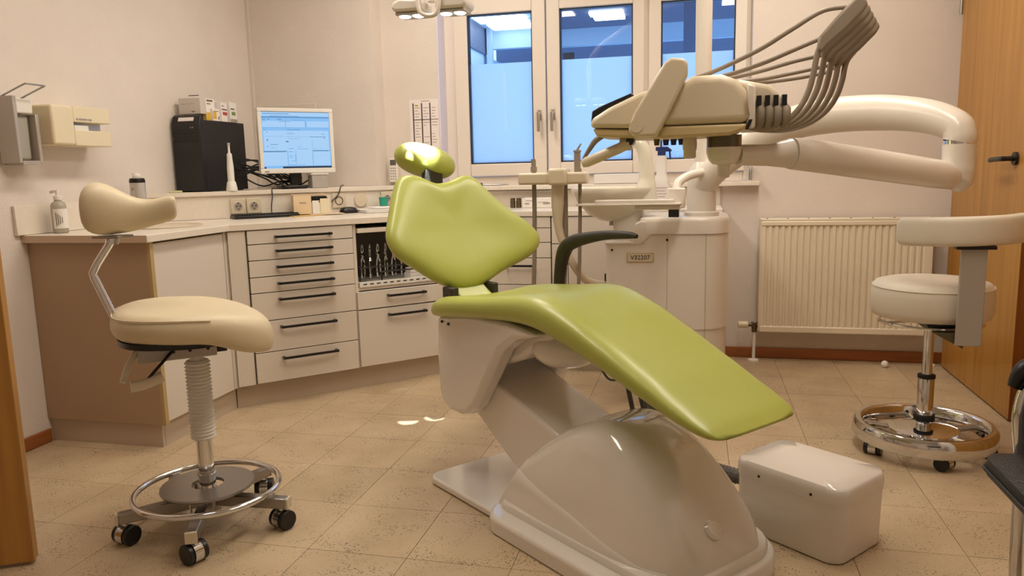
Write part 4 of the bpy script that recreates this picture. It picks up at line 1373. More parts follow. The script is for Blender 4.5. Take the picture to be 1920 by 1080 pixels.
obj('seat_plate', MB().box(-0.05, 0.09, -0.16, 0.08, 0.49, 0.512), 'black', SR, bevel=0.003)
# back bar on the viewer's side
obj('bracket_wedge', MB().prism([(-0.04, 0.49), (0.05, 0.49), (0.05, 0.44)], 'y', -0.21, -0.15), 'smoke', SR)
obj('back_bracket', MB().box(0.018, 0.098, -0.235, -0.222, 0.455, 0.80), 'grey_metal', SR, bevel=0.003)
obj('bracket_head', MB().box(0.0, 0.12, -0.25, -0.215, 0.785, 0.797), 'screw', SR, bevel=0.002)
secs = []
for i in range(25):
    u = -1 + 2 * i / 24
    a = rad(-88 + u * 57)
    R = 0.245
    c0 = Vector((0.040 + R * math.cos(a) * 0.98, 0.005 + R * math.sin(a), 0.845 + 0.006 * u))
    out = Vector((math.cos(a), math.sin(a), 0))
    k = min(1, (1 - abs(u)) / 0.05 + 0.55)
    hw_, hz = 0.026 * k, 0.050 * k
    sec = []
    for j in range(20):
        t_ = 2 * PI * j / 20
        ca, sa = math.cos(t_), math.sin(t_)
        sec.append(c0 + out * hw_ * (abs(ca) ** 0.5) * (1 if ca >= 0 else -1) + Vector((0, 0, hz * (abs(sa) ** 0.5) * (1 if sa >= 0 else -1))))
    secs.append(sec)
obj('back_bar', MB().loft(secs), 'ivory', SR, smooth=50, sub=1)

# ================================================================== BLACK VISITOR CHAIR
VC = thing('visitor_chair', 'black leather chair with chrome tube frame at the right border', 'chair', (0.85, 1.55, 0))
sq = rrect(-0.24, 0.24, -0.24, 0.24, 0.05, 6)
obj('seat', MB().loft([[(x, y, 0.415) for x, y in sq], [(x * 1.01, y * 1.01, 0.43) for x, y in sq], [(x, y, 0.45) for x, y in sq], [(x * 0.9, y * 0.9, 0.458) for x, y in sq]]), 'black_leather', VC, smooth=50)
obj('seat_piping', MB().tube([(x * 1.015, y * 1.015, 0.428) for x, y in sq], 0.004, 8, True), 'black_leather', VC)
for s in (-1, 1):
    lg = catmull([(-0.155, s * 0.215, 0.0), (-0.165, s * 0.215, 0.25), (-0.165, s * 0.225, 0.42), (-0.175, s * 0.23, 0.55), (-0.14, s * 0.23, 0.62), (0.0, s * 0.23, 0.635), (0.22, s * 0.23, 0.64)], 6)
    obj('front_leg', MB().tube(lg, 0.013, 14), 'chrome', VC)
    obj('rear_leg', MB().tube(catmull([(0.25, s * 0.215, 0.0), (0.22, s * 0.215, 0.42), (0.26, s * 0.21, 0.85)], 6), 0.013, 14), 'chrome', VC)
    ap = catmull([(-0.19, s * 0.23, 0.60), (-0.16, s * 0.23, 0.648), (-0.05, s * 0.23, 0.662), (0.2, s * 0.23, 0.665)], 6)
    obj('arm_pad', MB().tube(ap, lerp_list([0.012, 0.02, 0.022, 0.018], 6), 12), 'black', VC)
bk2 = MB().prism([(0.22, 0.5), (0.245, 0.5), (0.285, 0.88), (0.26, 0.88)], 'y', -0.21, 0.21)
obj('backrest', bk2, 'black_leather', VC, bevel=0.01, seg=3)

# ================================================================== RADIATOR
RD = thing('radiator', 'cream fluted panel radiator on the wall below the swing arm', 'radiator', (0.765, 4.36, 0))
pts = []
x0, x1 = -0.42, 0.42
front = []
nf = 25
pw = (x1 - x0 - 0.04) / nf
front.append((x0, -0.03))
x = x0 + 0.02
for k in range(nf):
    front += [(x + 0.002, -0.03), (x + pw * 0.22, -0.021), (x + pw * 0.42, -0.021), (x + pw * 0.62, -0.03), (x + pw * 0.95, -0.03)]
    x += pw
front.append((x1, -0.03))
poly = front + [(x1, 0.03), (x0, 0.03)]
rp = MB()
secs = [[(a, b, zz) for a, b in poly] for zz in (0.205, 0.755)]
rp.loft(secs)
obj('fluted_panel', rp, 'rad', RD, smooth=20)
obj('bottom_rail', MB().box(x0, x1, -0.034, 0.03, 0.17, 0.206), 'rad', RD, bevel=0.006)
obj('top_rail', MB().box(x0, x1, -0.034, 0.03, 0.752, 0.778), 'rad', RD, bevel=0.005)
gr = MB()
gr.box(x0 - 0.004, x1 + 0.004, -0.028, 0.055, 0.7785, 0.790)
obj('top_grille', gr, 'rad', RD, bevel=0.003)
obj('side_cover', MB().box(x0 - 0.006, x0 - 0.0005, -0.03, 0.055, 0.18, 0.778), 'rad', RD)
obj('side_cover', MB().box(x1 + 0.0005, x1 + 0.006, -0.03, 0.055, 0.18, 0.778), 'rad', RD)
sc_ = MB()
for k in range(8):
    sc_.cyl((x0 + 0.03 + k * 0.105, -0.012, 0.790), (x0 + 0.03 + k * 0.105, -0.012, 0.7925), 0.005, n=8)
obj('grille_clips', sc_, 'screw', RD)
for xx in (-0.3, 0.3):
    obj('wall_bracket', MB().box(xx - 0.02, xx + 0.02, 0.03, 0.088, 0.3, 0.7), 'rad', RD)
vt = MB().cyl((-0.53, 0, 0.205), (-0.475, 0, 0.205), 0.019, n=20)
obj('thermostat_knob', vt, 'cream_plastic', RD, bevel=0.004)
vv = MB().cyl((-0.475, 0, 0.205), (-0.41, 0, 0.205), 0.011)
vv.cyl((-0.458, 0, 0.205), (-0.448, 0, 0.205), 0.018, n=6)
vv.cyl((-0.43, 0, 0.205), (-0.42, 0, 0.205), 0.017, n=6)
vv.cyl((-0.443, 0, 0.215), (-0.443, 0, 0.165), 0.014)
obj('valve_body', vv, 'brass', RD)
obj('supply_pipe', MB().cyl((-0.443, 0, 0.0), (-0.443, 0, 0.17), 0.009), 'dirty_white', RD)
obj('pipe_collar', MB().lathe([(0.030, 0.0), (0.030, 0.008), (0.012, 0.014)], (-0.443, 0, 0.0), 24), 'dirty_white', RD)

# ================================================================== COUNTER AND LEDGE THINGS
LZ = 1.0065
PC = thing('computer_tower', 'black desktop computer tower standing on the corner ledge', 'computer', (-2.535, 3.50, LZ))
obj('case', MB().box(-0.078, 0.082, 0.036, 0.40, 0.004, 0.364), 'black_matte', PC, bevel=0.003)
obj('front_bezel', MB().prism([(-0.002, 0.004), (0.036, 0.004), (0.036, 0.384), (0.028, 0.392), (0.012, 0.382), (-0.002, 0.345)], 'x', -0.080, 0.084), 'black', PC, bevel=0.003)
obj('drive_slot', MB().box(-0.07, 0.07, -0.0035, -0.002, 0.295, 0.318), 'black_matte', PC)
obj('drive_slot', MB().box(-0.07, 0.07, -0.0035, -0.002, 0.255, 0.285), 'black_matte', PC)
sv = MB()
sv.xf(Matrix.Identity(4))
sv.box(-0.045, 0.045, -0.002, 0.0, 0, 0.02)
sv.xf(Matrix.Translation((0.002, 0.0045, 0.358)) @ Matrix.Rotation(rad(-22), 4, 'X'))
obj('sticker', sv, 'paper', PC, label='pale printed sticker')
lg_ = MB().box(-0.075, -0.035, -0.0032, -0.002, 0.268, 0.271)
lg_.box(0.03, 0.034, -0.0032, -0.002, 0.322, 0.328)
lg_.box(0.042, 0.046, -0.0032, -0.002, 0.322, 0.328)
obj('front_marks', lg_, 'grey_metal', PC)
for x in (-0.07, 0.07):
    obj('foot', MB().box(x - 0.012, x + 0.012, 0.05, 0.35, 0, 0.0045), 'rubber', PC)
TT = LZ + 0.3745
def carton(x, y, w_, d, h, mats, label, rz=0.0, zoff=0.0, bars=()):
    t = thing('carton', label, 'carton', (x, y, TT - 0.0098 + zoff), rz, 'medicine cartons on the computer')
    obj('box', MB().box(-w_ / 2, w_ / 2, -d / 2, d / 2, 0, h), mats, t, bevel=0.001)
    for (face, a0, a1, z0, z1, m) in bars:
        b = MB()
        if face == 'f':
            b.box(a0, a1, -d / 2 - 0.0008, -d / 2, z0, z1)
        else:
            b.box(w_ / 2, w_ / 2 + 0.0008, a0, a1, z0, z1)
        obj('print', b, m, t)
    return t
carton(-2.535, 3.57, 0.125, 0.045, 0.08, 'acrylic', 'grey-beige carton standing at the front of the computer', 0, 0.032, (('f', 0.0, 0.06, 0.089, 0.093, 'ink'), ('f', -0.05, 0.03, 0.05, 0.052, 'ink2'), ('f', 0.01, 0.03, 0.01, 0.014, 'ink'),))
carton(-2.50, 3.63, 0.06, 0.075, 0.112, 'dirty_white', 'white carton with a yellow base on the computer', 0, 0.0, (('s', -0.036, 0.036, 0.0, 0.042, 'yellow'), ('f', -0.029, 0.029, 0.0, 0.042, 'yellow'), ('s', -0.03, 0.02, 0.098, 0.106, 'ink'), ('s', -0.03, 0.0, 0.082, 0.09, 'ink2')))
carton(-2.465, 3.655, 0.02, 0.06, 0.062, 'paper', 'low white carton with a yellow corner on the computer', 0, 0.0, (('s', -0.028, 0.0, 0.01, 0.05, 'yellow'), ('s', -0.02, 0.02, 0.048, 0.051, 'ink'), ('s', 0.016, 0.022, 0.008, 0.024, 'screw')))
carton(-2.48, 3.725, 0.05, 0.07, 0.100, 'paper', 'pinkish carton with red print on the computer', 0.15, 0.0, (('s', -0.03, 0.03, 0.06, 0.066, 'ink'), ('s', -0.02, 0.03, 0.034, 0.05, 'red'), ('s', -0.03, 0.0, 0.078, 0.084, 'ink2')))
carton(-2.48, 3.81, 0.05, 0.075, 0.106, 'dirty_white', 'white carton with a green leaf print on the computer', 0.1, 0.0, (('s', -0.02, 0.02, 0.038, 0.056, 'leafgreen'), ('s', -0.03, 0.012, 0.068, 0.074, 'ink'), ('s', -0.036, 0.036, 0.0, 0.018, 'ink2')))

# monitor
MO = thing('monitor', 'white-framed flat monitor showing a pale blue program window', 'monitor', (-2.124, 3.879, LZ), DIAG)
W_, Z0, Z1 = 0.205, 0.085, 0.432
fr = MB()
b_ = 0.020
fr.box(-W_, W_, -0.012, 0.028, Z0, Z0 + 0.026)
fr.box(-W_, W_, -0.012, 0.028, Z1 - b_, Z1)
fr.box(-W_, -W_ + b_, -0.012, 0.028, Z0 + 0.026, Z1 - b_)
fr.box(W_ - b_, W_, -0.012, 0.028, Z0 + 0.026, Z1 - b_)
obj('bezel', fr, 'dirty_white', MO, bevel=0.003)
obj('back_shell', MB().box(-W_ + 0.006, W_ - 0.006, 0.0285, 0.05, Z0 + 0.01, Z1 - 0.01), 'dirty_white', MO, bevel=0.006)
sx0, sx1, sz0, sz1 = -W_ + b_, W_ - b_, Z0 + 0.026, Z1 - b_
scm = MB().box(sx0, sx1, -0.006, 0.0, sz0, sz1)
so = obj('screen', scm, 'scr', MO, smooth=0)
SWd, SHt = sx1 - sx0, sz1 - sz0
def ui(n_, m_, rects, lvl=1):
    b = MB()
    for (a, c, d, e) in rects:
        b.box(sx0 + a * SWd, sx0 + d * SWd, -0.006 - 0.0003 * lvl, -0.006, sz1 - e * SHt, sz1 - c * SHt)
    return obj(n_, b, m_, so, smooth=0, kind='stuff')
ui('screen_panels', 'scr_light', [(0.0, 0.0, 1.0, 0.075), (0.01, 0.16, 0.34, 0.27), (0.35, 0.16, 0.64, 0.27), (0.66, 0.16, 0.99, 0.27), (0.02, 0.33, 0.98, 0.68), (0.0, 0.70, 0.345, 0.95), (0.48, 0.66, 0.72, 0.95), (0.73, 0.70, 0.99, 0.95), (0.36, 0.58, 0.47, 0.93)])
ui('screen_bars', 'scr_mid', [(0, 0.085, 1.0, 0.105), (0.0, 0.28, 1.0, 0.282), (0.635, 0.16, 0.64, 0.27), (0.345, 0.17, 0.348, 0.27), (0.725, 0.5, 0.728, 0.95), (0.69, 0.435, 0.93, 0.445), (0.33, 0.435, 0.66, 0.438), (0.04, 0.43, 0.31, 0.433),
                              (0.06, 0.35, 0.075, 0.365), (0.06, 0.48, 0.08, 0.51), (0.06, 0.6, 0.075, 0.62), (0.89, 0.38, 0.905, 0.40), (0.91, 0.45, 0.925, 0.47), (0.46, 0.74, 0.465, 0.88)], 2)
ln = [(0.02, 0.03, 0.40, 0.042), (0.12, 0.072, 0.55, 0.08), (0.01, 0.125, 0.06, 0.138), (0.09, 0.125, 0.12, 0.138), (0.23, 0.125, 0.29, 0.138), (0.01, 0.165, 0.06, 0.172), (0.25, 0.165, 0.42, 0.172), (0.44, 0.145, 0.64, 0.15), (0.02, 0.315, 0.06, 0.323),
      (0.36, 0.31, 0.56, 0.32), (0.36, 0.365, 0.45, 0.37), (0.36, 0.385, 0.48, 0.39), (0.36, 0.47, 0.54, 0.475), (0.11, 0.57, 0.22, 0.58), (0.11, 0.63, 0.2, 0.635), (0.37, 0.645, 0.45, 0.652), (0.50, 0.61, 0.56, 0.616), (0.5, 0.65, 0.66, 0.656), (0.74, 0.65, 0.79, 0.656), (0.82, 0.65, 0.86, 0.656),
      (0.37, 0.70, 0.43, 0.708), (0.37, 0.77, 0.43, 0.776), (0.37, 0.80, 0.43, 0.806), (0.40, 0.865, 0.46, 0.871), (0.5, 0.935, 0.6, 0.94)]
ui('screen_text', 'scr_mid', ln, 3)
ui('screen_dark', 'scr_dark', [(0.0, 0.695, 0.33, 0.705), (0.73, 0.685, 0.97, 0.693), (0.27, 0.965, 1.0, 1.0), (0.0, 0.97, 0.03, 1.0), (0.335, 0.518, 0.375, 0.532), (0.0, 0.0, 1.0, 0.006)], 4)
obj('brand_mark', MB().box(-W_ + 0.02, -W_ + 0.045, -0.0126, -0.012, Z0 + 0.008, Z0 + 0.012), 'ink', MO)
obj('stand_neck', MB().box(-0.035, 0.025, 0.03, 0.07, 0.02, 0.16), 'black', MO, bevel=0.004)
obj('stand_foot', MB().prism(rrect(-0.10, 0.045, -0.03, 0.13, 0.03, 6), 'z', 0, 0.018), 'black', MO, bevel=0.004)
o = thing('card_reader', 'small white device hanging below the monitor', 'device', (-2.064, 3.955, LZ), DIAG)
obj('body', MB().box(-0.03, 0.06, -0.03, 0.05, 0.0, 0.072), 'grey_metal', o, bevel=0.004)
obj('top', MB().box(-0.035, 0.065, -0.034, 0.055, 0.0725, 0.082), 'unit_white', o, bevel=0.003)
o = obj('wall_board', MB().box(-2.56, -2.21, 4.288, 4.2985, 1.02, 1.50), 'laminate', bevel=0.002)
tag(o, 'pale board on the wall behind the monitor', 'board')

# power toothbrush-like curing light on the ledge
t = thing('curing_light', 'slim white hand device standing upright beside the computer', 'device', (-2.345, 3.575, LZ))
obj('charger', MB().lathe([(0.028, 0.0), (0.028, 0.012), (0.022, 0.045), (0.018, 0.05)], n=24), 'dirty_white', t)
obj('body', MB().lathe([(0.017, 0.05), (0.017, 0.12), (0.013, 0.175), (0.014, 0.18), (0.012, 0.19), (0.006, 0.195)], n=20), 'dirty_white', t)
obj('neck', MB().tube([(0, 0, 0.19), (0, 0, 0.235)], [0.006, 0.005], 12), 'dirty_white', t)
obj('head', MB().cyl((0, 0, 0.232), (0, 0, 0.246), 0.0075, n=14), 'grey_metal', t)
o = obj('sponge', MB().box(-0.03, 0.03, -0.012, 0.012, 0, 0.010), 'pad', loc=(-2.55, 3.40, LZ), rot=(0, 0, DIAG), bevel=0.003)
tag(o, 'small pale green pad lying in front of the computer', 'sponge')

# cable tangle behind the computer
random.seed(3)
tang = MB()
for k in range(13):
    p0 = Vector((-2.43, 3.74 + random.uniform(0.0, 0.14), LZ + random.uniform(0.02, 0.17)))
    p3 = Vector((-2.17 + random.uniform(-0.06, 0.05), 3.95 + random.uniform(-0.02, 0.08), LZ + random.uniform(0.01, 0.09)))
    mid1 = p0.lerp(p3, 0.35) + Vector((random.uniform(-0.02, 0.04), random.uniform(-0.05, 0.03), random.uniform(-0.10, 0.06)))
    mid2 = p0.lerp(p3, 0.7) + Vector((random.uniform(-0.02, 0.04), random.uniform(-0.05, 0.03), random.uniform(-0.08, 0.05)))
    for m_ in (mid1, mid2):
        m_.z = max(m_.z, LZ + 0.006)
    tang.tube(catmull([p0, mid1, mid2, p3], 6), 0.0042, 8)
o = obj('cable_tangle', tang, 'black', kind='stuff')
tag(o, 'tangle of black cables on the ledge between computer and monitor', 'cables')
o = obj('keyboard_cable', MB().tube(catmull([(-2.20, 3.76, LZ + 0.005), (-2.19, 3.705, LZ + 0.004), (-2.183, 3.690, 0.97), (-2.185, 3.677, 0.92), (-2.18, 3.668, 0.884)], 6), 0.003, 8), 'black')
tag(o, 'thin black keyboard cable hanging over the ledge front', 'cable')
o = obj('mouse_cable', MB().tube(catmull([(-1.93, 4.02, LZ + 0.012), (-1.92, 3.965, LZ + 0.006), (-1.93, 3.95, 0.97), (-1.96, 3.92, 0.93)], 6), 0.003, 8), 'black')
tag(o, 'thin black cable over the ledge right of the card box', 'cable')

# sockets on the ledge front; local frame of the diagonal
def ledge_pt(s, z):
    return (-2.628 + s * S2, 3.281 + s * S2, z)
def socket(s, z, label, style, cat='socket'):
    t = thing('wall_socket', label, cat, (ledge_pt(s, z)[0] + 0.0009, ledge_pt(s, z)[1] - 0.0009, z), DIAG, 'sockets on the ledge front')
    if style == 'round':
        obj('cover', MB().cyl((0, -0.001, 0), (0, -0.010, 0), 0.037, n=32), 'unit_cream', t, bevel=0.002)
    else:
        obj('cover', MB().box(-0.038, 0.038, -0.010, -0.0005, -0.04, 0.04), 'unit_cream', t, bevel=0.003)
        n = 28
        sc2 = [[(r * math.cos(2 * PI * j / n), y, r * math.sin(2 * PI * j / n)) for j in range(n)] for r, y in ((0.024, -0.0105), (0.021, -0.0125), (0.0195, -0.0125), (0.019, -0.0104))]
        obj('rim', MB().loft(sc2, False), 'ink' if style == 'ring' else 'unit_cream', t)
        if style == 'plug':
            obj('well', MB().cyl((0, -0.0098, 0), (0, -0.0106, 0), 0.019, n=24), 'ink2', t)
            h2 = MB()
            for xx in (-0.009, 0.009):
                h2.cyl((xx, -0.0103, 0), (xx, -0.0112, 0), 0.0035, n=10)
            h2.box(-0.003, 0.003, -0.0112, -0.0103, 0.013, 0.019)
            h2.box(-0.003, 0.003, -0.0112, -0.0103, -0.019, -0.013)
            obj('holes', h2, 'screw', t)
    return t
socket(0.43, 0.927, 'left cream power socket of the pair beside the keyboard', 'plug')
socket(0.51, 0.927, 'right cream power socket of the pair beside the keyboard', 'plug')
socket(0.972, 0.934, 'cream socket with a dark ring right of the card box', 'ring')
socket(1.10, 0.932, 'round cream blanking cover right of the dark-ringed socket', 'round')
socket(1.26, 0.936, 'square cream socket behind the teal cup', 'plug')
socket(1.37, 0.934, 'cream power socket beside the green backrest edge', 'plug')

# keyboard and things on the worktop
KB = thing('keyboard', 'dark keyboard on the worktop below the sockets', 'keyboard', (-2.183, 3.607, WT), DIAG)
obj('base', MB().box(-0.165, 0.165, -0.06, 0.06, 0.001, 0.016), 'black', KB, bevel=0.004)
km = MB()
for i in range(17):
    for j in range(5):
        km.box(-0.162 + i * 0.0191, -0.162 + i * 0.0191 + 0.016, -0.052 + j * 0.021, -0.052 + j * 0.021 + 0.017, 0.016, 0.0215)
obj('keys', km, 'black_matte', KB, kind='stuff')
for k, (x, y, rz, lab) in enumerate(((-2.00, 3.71, 0.95, 'yellow paper sheet under the card box, sticking out left'), (-1.93, 3.79, 0.70, 'pale manila sheet under the card box, sticking out right'))):
    o = obj('paper_sheet', MB().box(-0.09, 0.09, -0.045, 0.045, 0, 0.003), 'manila' if k == 0 else 'card', loc=(x, y, WT + 0.0008 + 0.0034 * k), rot=(0, 0, rz))
    tag(o, lab, 'paper')
CB = thing('card_box', 'open beige cardboard box with cards on the worktop', 'box', (-2.015, 3.78, WT + 0.0085), DIAG - 0.15)
cb2 = MB()
cb2.box(-0.09, 0.09, -0.045, -0.042, 0, 0.060)
cb2.box(-0.09, 0.09, 0.042, 0.045, 0, 0.105)
cb2.box(-0.09, -0.087, -0.042, 0.042, 0, 0.10)
cb2.box(0.087, 0.09, -0.042, 0.042, 0, 0.085)
cb2.box(-0.087, 0.087, -0.042, 0.042, 0, 0.003)
obj('box_walls', cb2, 'card', CB)
obj('front_flap', MB().box(-0.092, 0.0, -0.049, -0.0455, 0.0, 0.098), 'card', CB)
obj('flap_print', MB().box(-0.062, -0.028, -0.0498, -0.049, 0.056, 0.063), 'ink2', CB)
obj('dark_content', MB().box(0.0, 0.084, -0.03, 0.035, 0.004, 0.092), 'black', CB)
obj('card', MB().box(0.004, 0.055, -0.0535, -0.0495, 0.0, 0.070), 'dirty_white', CB)
obj('card', MB().box(0.045, 0.095, -0.058, -0.0545, 0.0, 0.080), 'cream_plastic', CB)
obj('red_dot', MB().cyl((0.042, -0.0535, 0.064), (0.042, -0.0545, 0.064), 0.005, n=12), 'red', CB)
MS = thing('mouse', 'black computer mouse beside the card box', 'mouse', (-1.87, 3.94, WT), DIAG)
obj('shell', MB().loft([[(x * s, y * s, z) for x, y in rrect(-0.05, 0.05, -0.03, 0.03, 0.028, 6)] for s, z in ((0.97, 0.001), (1, 0.012), (0.85, 0.028), (0.4, 0.034))]), 'black', MS, smooth=60)
TRY = thing('white_tray', 'flat white instrument tray on the worktop left of the backrest', 'tray', (-1.685, 4.055, WT), DIAG)
obj('tray_base', MB().prism(rrect(-0.16, 0.16, -0.09, 0.09, 0.02, 6), 'z', 0.001, 0.012), 'dirty_white', TRY, bevel=0.003)
obj('tray_rim', MB().tube([(x, y, 0.015) for x, y in rrect(-0.158, 0.158, -0.088, 0.088, 0.02, 6)], 0.004, 8, True), 'dirty_white', TRY)
o = obj('tray_lid', MB().prism(rrect(-0.10, 0.14, -0.06, 0.06, 0.015, 5), 'z', 0.020, 0.030), 'paper', TRY, bevel=0.003)
t = thing('teal_cup', 'small teal cup on the white tray', 'cup', (-1.72, 4.085, WT + 0.0305), 0)
obj('cup', MB().lathe([(0.022, 0.0), (0.026, 0.045), (0.029, 0.046), (0.0285, 0.049), (0.0245, 0.048), (0.020, 0.003)], n=28), 'teal', t)
t = thing('white_dish', 'small white dish beside the teal cup', 'dish', (-1.652, 4.115, WT + 0.0305), 0)
obj('dish', MB().lathe([(0.025, 0.0), (0.034, 0.022), (0.035, 0.024), (0.032, 0.023), (0.023, 0.003)], n=28), 'dirty_white', t)

# soap bottle and spray can at the sink
t = thing('soap_bottle', 'pump bottle with pale liquid at the left end of the worktop', 'bottle', (-2.555, 2.66, WT))
obj('body', MB().lathe([(0.026, 0.001), (0.029, 0.004), (0.029, 0.11), (0.026, 0.122), (0.013, 0.132), (0.013, 0.138)], n=28), 'bottle', t, smooth=50)
obj('label', MB().loft([[(0.0295 * math.cos(a), 0.0295 * math.sin(a), z) for a in [rad(-95 + 10 * k) for k in range(14)]] + [(0.0293 * math.cos(a), 0.0293 * math.sin(a), z) for a in [rad(35 - 10 * k) for k in range(14)]] for z in (0.02, 0.10)]), 'dirty_white', t)
lb = MB()
for k in range(4):
    a = rad(-70 + 14 * k)
    lb.cyl((0.0297 * math.cos(a), 0.0297 * math.sin(a), 0.03 + 0.004 * k), (0.0297 * math.cos(a), 0.0297 * math.sin(a), 0.085 - 0.006 * k), 0.0014, n=6)
obj('label_print', lb, 'ink', t)
pm = MB().lathe([(0.015, 0.136), (0.015, 0.152), (0.006, 0.155), (0.006, 0.168)], n=20)
pm.tube([(0.006, 0, 0.170), (-0.012, 0.0, 0.172), (-0.032, 0.0, 0.168)], 0.006, 10)
obj('pump', pm, 'dirty_white', t)
t = thing('spray_can', 'grey can standing behind the left stool back pad', 'can', (-2.525, 3.10, WT))
obj('body', MB().lathe([(0.032, 0.001), (0.034, 0.004), (0.034, 0.205), (0.030, 0.216), (0.018, 0.222)], n=32), 'can', t, smooth=40)
obj('shoulder_band', MB().lathe([(0.0343, 0.196), (0.0345, 0.206), (0.031, 0.2165), (0.028, 0.2168)], n=32), 'screw', t)
nz = MB().lathe([(0.018, 0.221), (0.018, 0.230), (0.010, 0.238), (0.005, 0.240)], n=20)
nz.tube([(0, 0, 0.236), (-0.022, 0, 0.238)], 0.005, 10)
obj('nozzle', nz, 'dirty_white', t)
obj('print', MB().box(-0.006, 0.006, -0.0349, -0.0335, 0.16, 0.175), 'ink2', t)

# wall dispensers on the left wall
TD = thing('towel_dispenser', 'cream paper towel dispenser on the left wall', 'dispenser', (XL, 2.79, 1.30))
yy0, yy1, dz = -0.175, 0.145, 0.083
body = MB()
dpt = 0.135
body.box(0.001, dpt, yy0, yy0 + 0.115, -dz + 0.006, dz)
obj('side_block', body, 'cream_plastic', TD, bevel=0.010, seg=3)
b2 = MB()
b2.box(0.001, dpt - 0.004, yy0 + 0.116, yy1, 0.018, dz)
b2.box(0.001, dpt - 0.004, yy0 + 0.116, yy1, -dz + 0.004, -0.014)
b2.box(0.001, dpt - 0.06, yy0 + 0.116, yy1, -0.014, 0.018)
obj('front_shell', b2, 'cream_plastic', TD, bevel=0.004)
obj('slot_shadow', MB().box(dpt - 0.0599, dpt - 0.055, yy0 + 0.118, yy1 - 0.003, -0.0138, 0.0178), 'can', TD)
obj('paper_edge', MB().box(dpt - 0.05, dpt - 0.012, yy0 + 0.125, yy0 + 0.20, -0.0138, 0.006), 'dirty_white', TD)
obj('lock_slot', MB().box(0.06, 0.064, yy0 - 0.0008, yy0 + 0.0004, -0.045, 0.0), 'screw', TD)
tb = MB()
for k, (a, b) in enumerate(((0.0, 0.010), (0.014, 0.062), (0.066, 0.085))):
    tb.box(dpt - 0.0045, dpt - 0.0034, yy0 + 0.128 + a, yy0 + 0.128 + b, 0.026, 0.034)
obj('brand_print', tb, 'ink2', TD)
SD = thing('soap_dispenser', 'wall soap dispenser with wire lever at the left border', 'dispenser', (XL, 2.535, 1.28))
obj('back_plate', MB().box(0.001, 0.012, -0.065, 0.055, -0.135, 0.125), 'alu', SD, bevel=0.003)
obj('side_shell', MB().box(0.0125, 0.10, -0.062, -0.045, -0.13, 0.125), 'grey_metal', SD, bevel=0.003)
obj('side_shell', MB().box(0.0125, 0.10, 0.035, 0.052, -0.13, 0.06), 'alu', SD, bevel=0.003)
obj('bottom_plate', MB().box(0.0125, 0.10, -0.0449, 0.0349, -0.135, -0.12), 'alu', SD)
obj('bottle_insert', MB().box(0.0125, 0.075, -0.040, 0.028, -0.118, 0.055), 'bottle', SD, bevel=0.01)
obj('pump_block', MB().box(0.0125, 0.095, -0.0445, 0.033, 0.06, 0.118), 'dirty_white', SD, bevel=0.006)
lvv = MB().tube(catmull([(0.03, -0.05, 0.122), (0.085, -0.05, 0.142), (0.15, -0.05, 0.165), (0.155, -0.048, 0.166)], 5) + catmull([(0.157, -0.04, 0.166), (0.157, 0.03, 0.166)], 3) + catmull([(0.155, 0.04, 0.166), (0.15, 0.042, 0.165), (0.085, 0.042, 0.142), (0.03, 0.042, 0.122)], 5), 0.0035, 8)
obj('wire_lever', lvv, 'steel', SD)

# notice and remote on the window wall
t = thing('wall_notice', 'printed notice sheet on the wall left of the window', 'notice', (-1.585, YW, 1.37))
obj('sheet', MB().box(-0.093, 0.088, -0.0025, -0.0005, -0.15, 0.14), 'paper', t)
pr = MB()
for x in (-0.07, -0.016, 0.036):
    pr.box(x - 0.004, x + 0.004, -0.0032, -0.0025, -0.15, 0.118)
obj('column_bars', pr, 'ink', t)
pr = MB()
pr.box(-0.02, 0.035, -0.0032, -0.0025, 0.127, 0.131)
for x in (-0.06, -0.006, 0.046):
    for k in range(14):
        if random.random() < 0.8:
            pr.box(x, x + random.uniform(0.015, 0.036), -0.0032, -0.0025, 0.105 - k * 0.017, 0.1085 - k * 0.017)
pr.box(-0.07, 0.085, -0.0032, -0.0025, 0.018, 0.024)
obj('print_lines', pr, 'ink2', t)
obj('yellow_mark', MB().box(-0.058, -0.038, -0.0034, -0.0025, 0.098, 0.104), 'yellow', t)
t = thing('remote_control', 'white remote control in a holder left of the headrest', 'remote control', (-1.79, YW, 1.09))
obj('holder', MB().box(-0.032, 0.032, -0.012, -0.0005, -0.07, 0.01), 'unit_cream', t, bevel=0.003)
obj('body', MB().box(-0.026, 0.028, -0.030, -0.0125, -0.065, 0.078), 'dirty_white', t, bevel=0.004)
obj('display', MB().box(-0.018, 0.020, -0.0308, -0.030, 0.036, 0.068), 'hose_dark', t)
bb = MB()
for i in range(3):
    for j in range(5):
        bb.box(-0.016 + i * 0.013, -0.008 + i * 0.013, -0.0312, -0.030, -0.05 + j * 0.016, -0.043 + j * 0.016)
obj('buttons', bb, 'ink2', t, kind='stuff')

# window sill things and worktop things behind the unit
t = thing('sill_keys', 'small metal tools lying on the window sill', 'tools', (-1.18, 4.46, 0.9905))
kk = MB().tube([(-0.06, 0, 0.006), (0.05, 0.02, 0.006)], 0.005, 8)
kk.tube([(-0.02, 0.03, 0.006), (0.09, 0.03, 0.008)], 0.005, 8)
obj('tool', kk, 'steel', t)
obj('grip', MB().cyl((-0.11, -0.01, 0.011), (-0.06, 0.0, 0.009), 0.009, n=12), 'black', t)
o = obj('sill_box', MB().box(-0.13, 0.13, -0.05, 0.05, 0, 0.055), 'dirty_white', loc=(-0.44, 4.47, 0.9905), bevel=0.003)
tag(o, 'white low carton on the window sill behind the spout', 'carton')
obj('box_gap', MB().box(-0.129, 0.129, -0.0508, -0.05, 0.0, 0.002), 'ink', o)
t = thing('sill_frame', 'small clear acrylic stand at the right end of the sill', 'stand', (0.21, 4.46, 0.9905))
obj('stand_base', MB().box(-0.10, 0.09, -0.05, 0.05, 0, 0.006), 'acrylic', t)
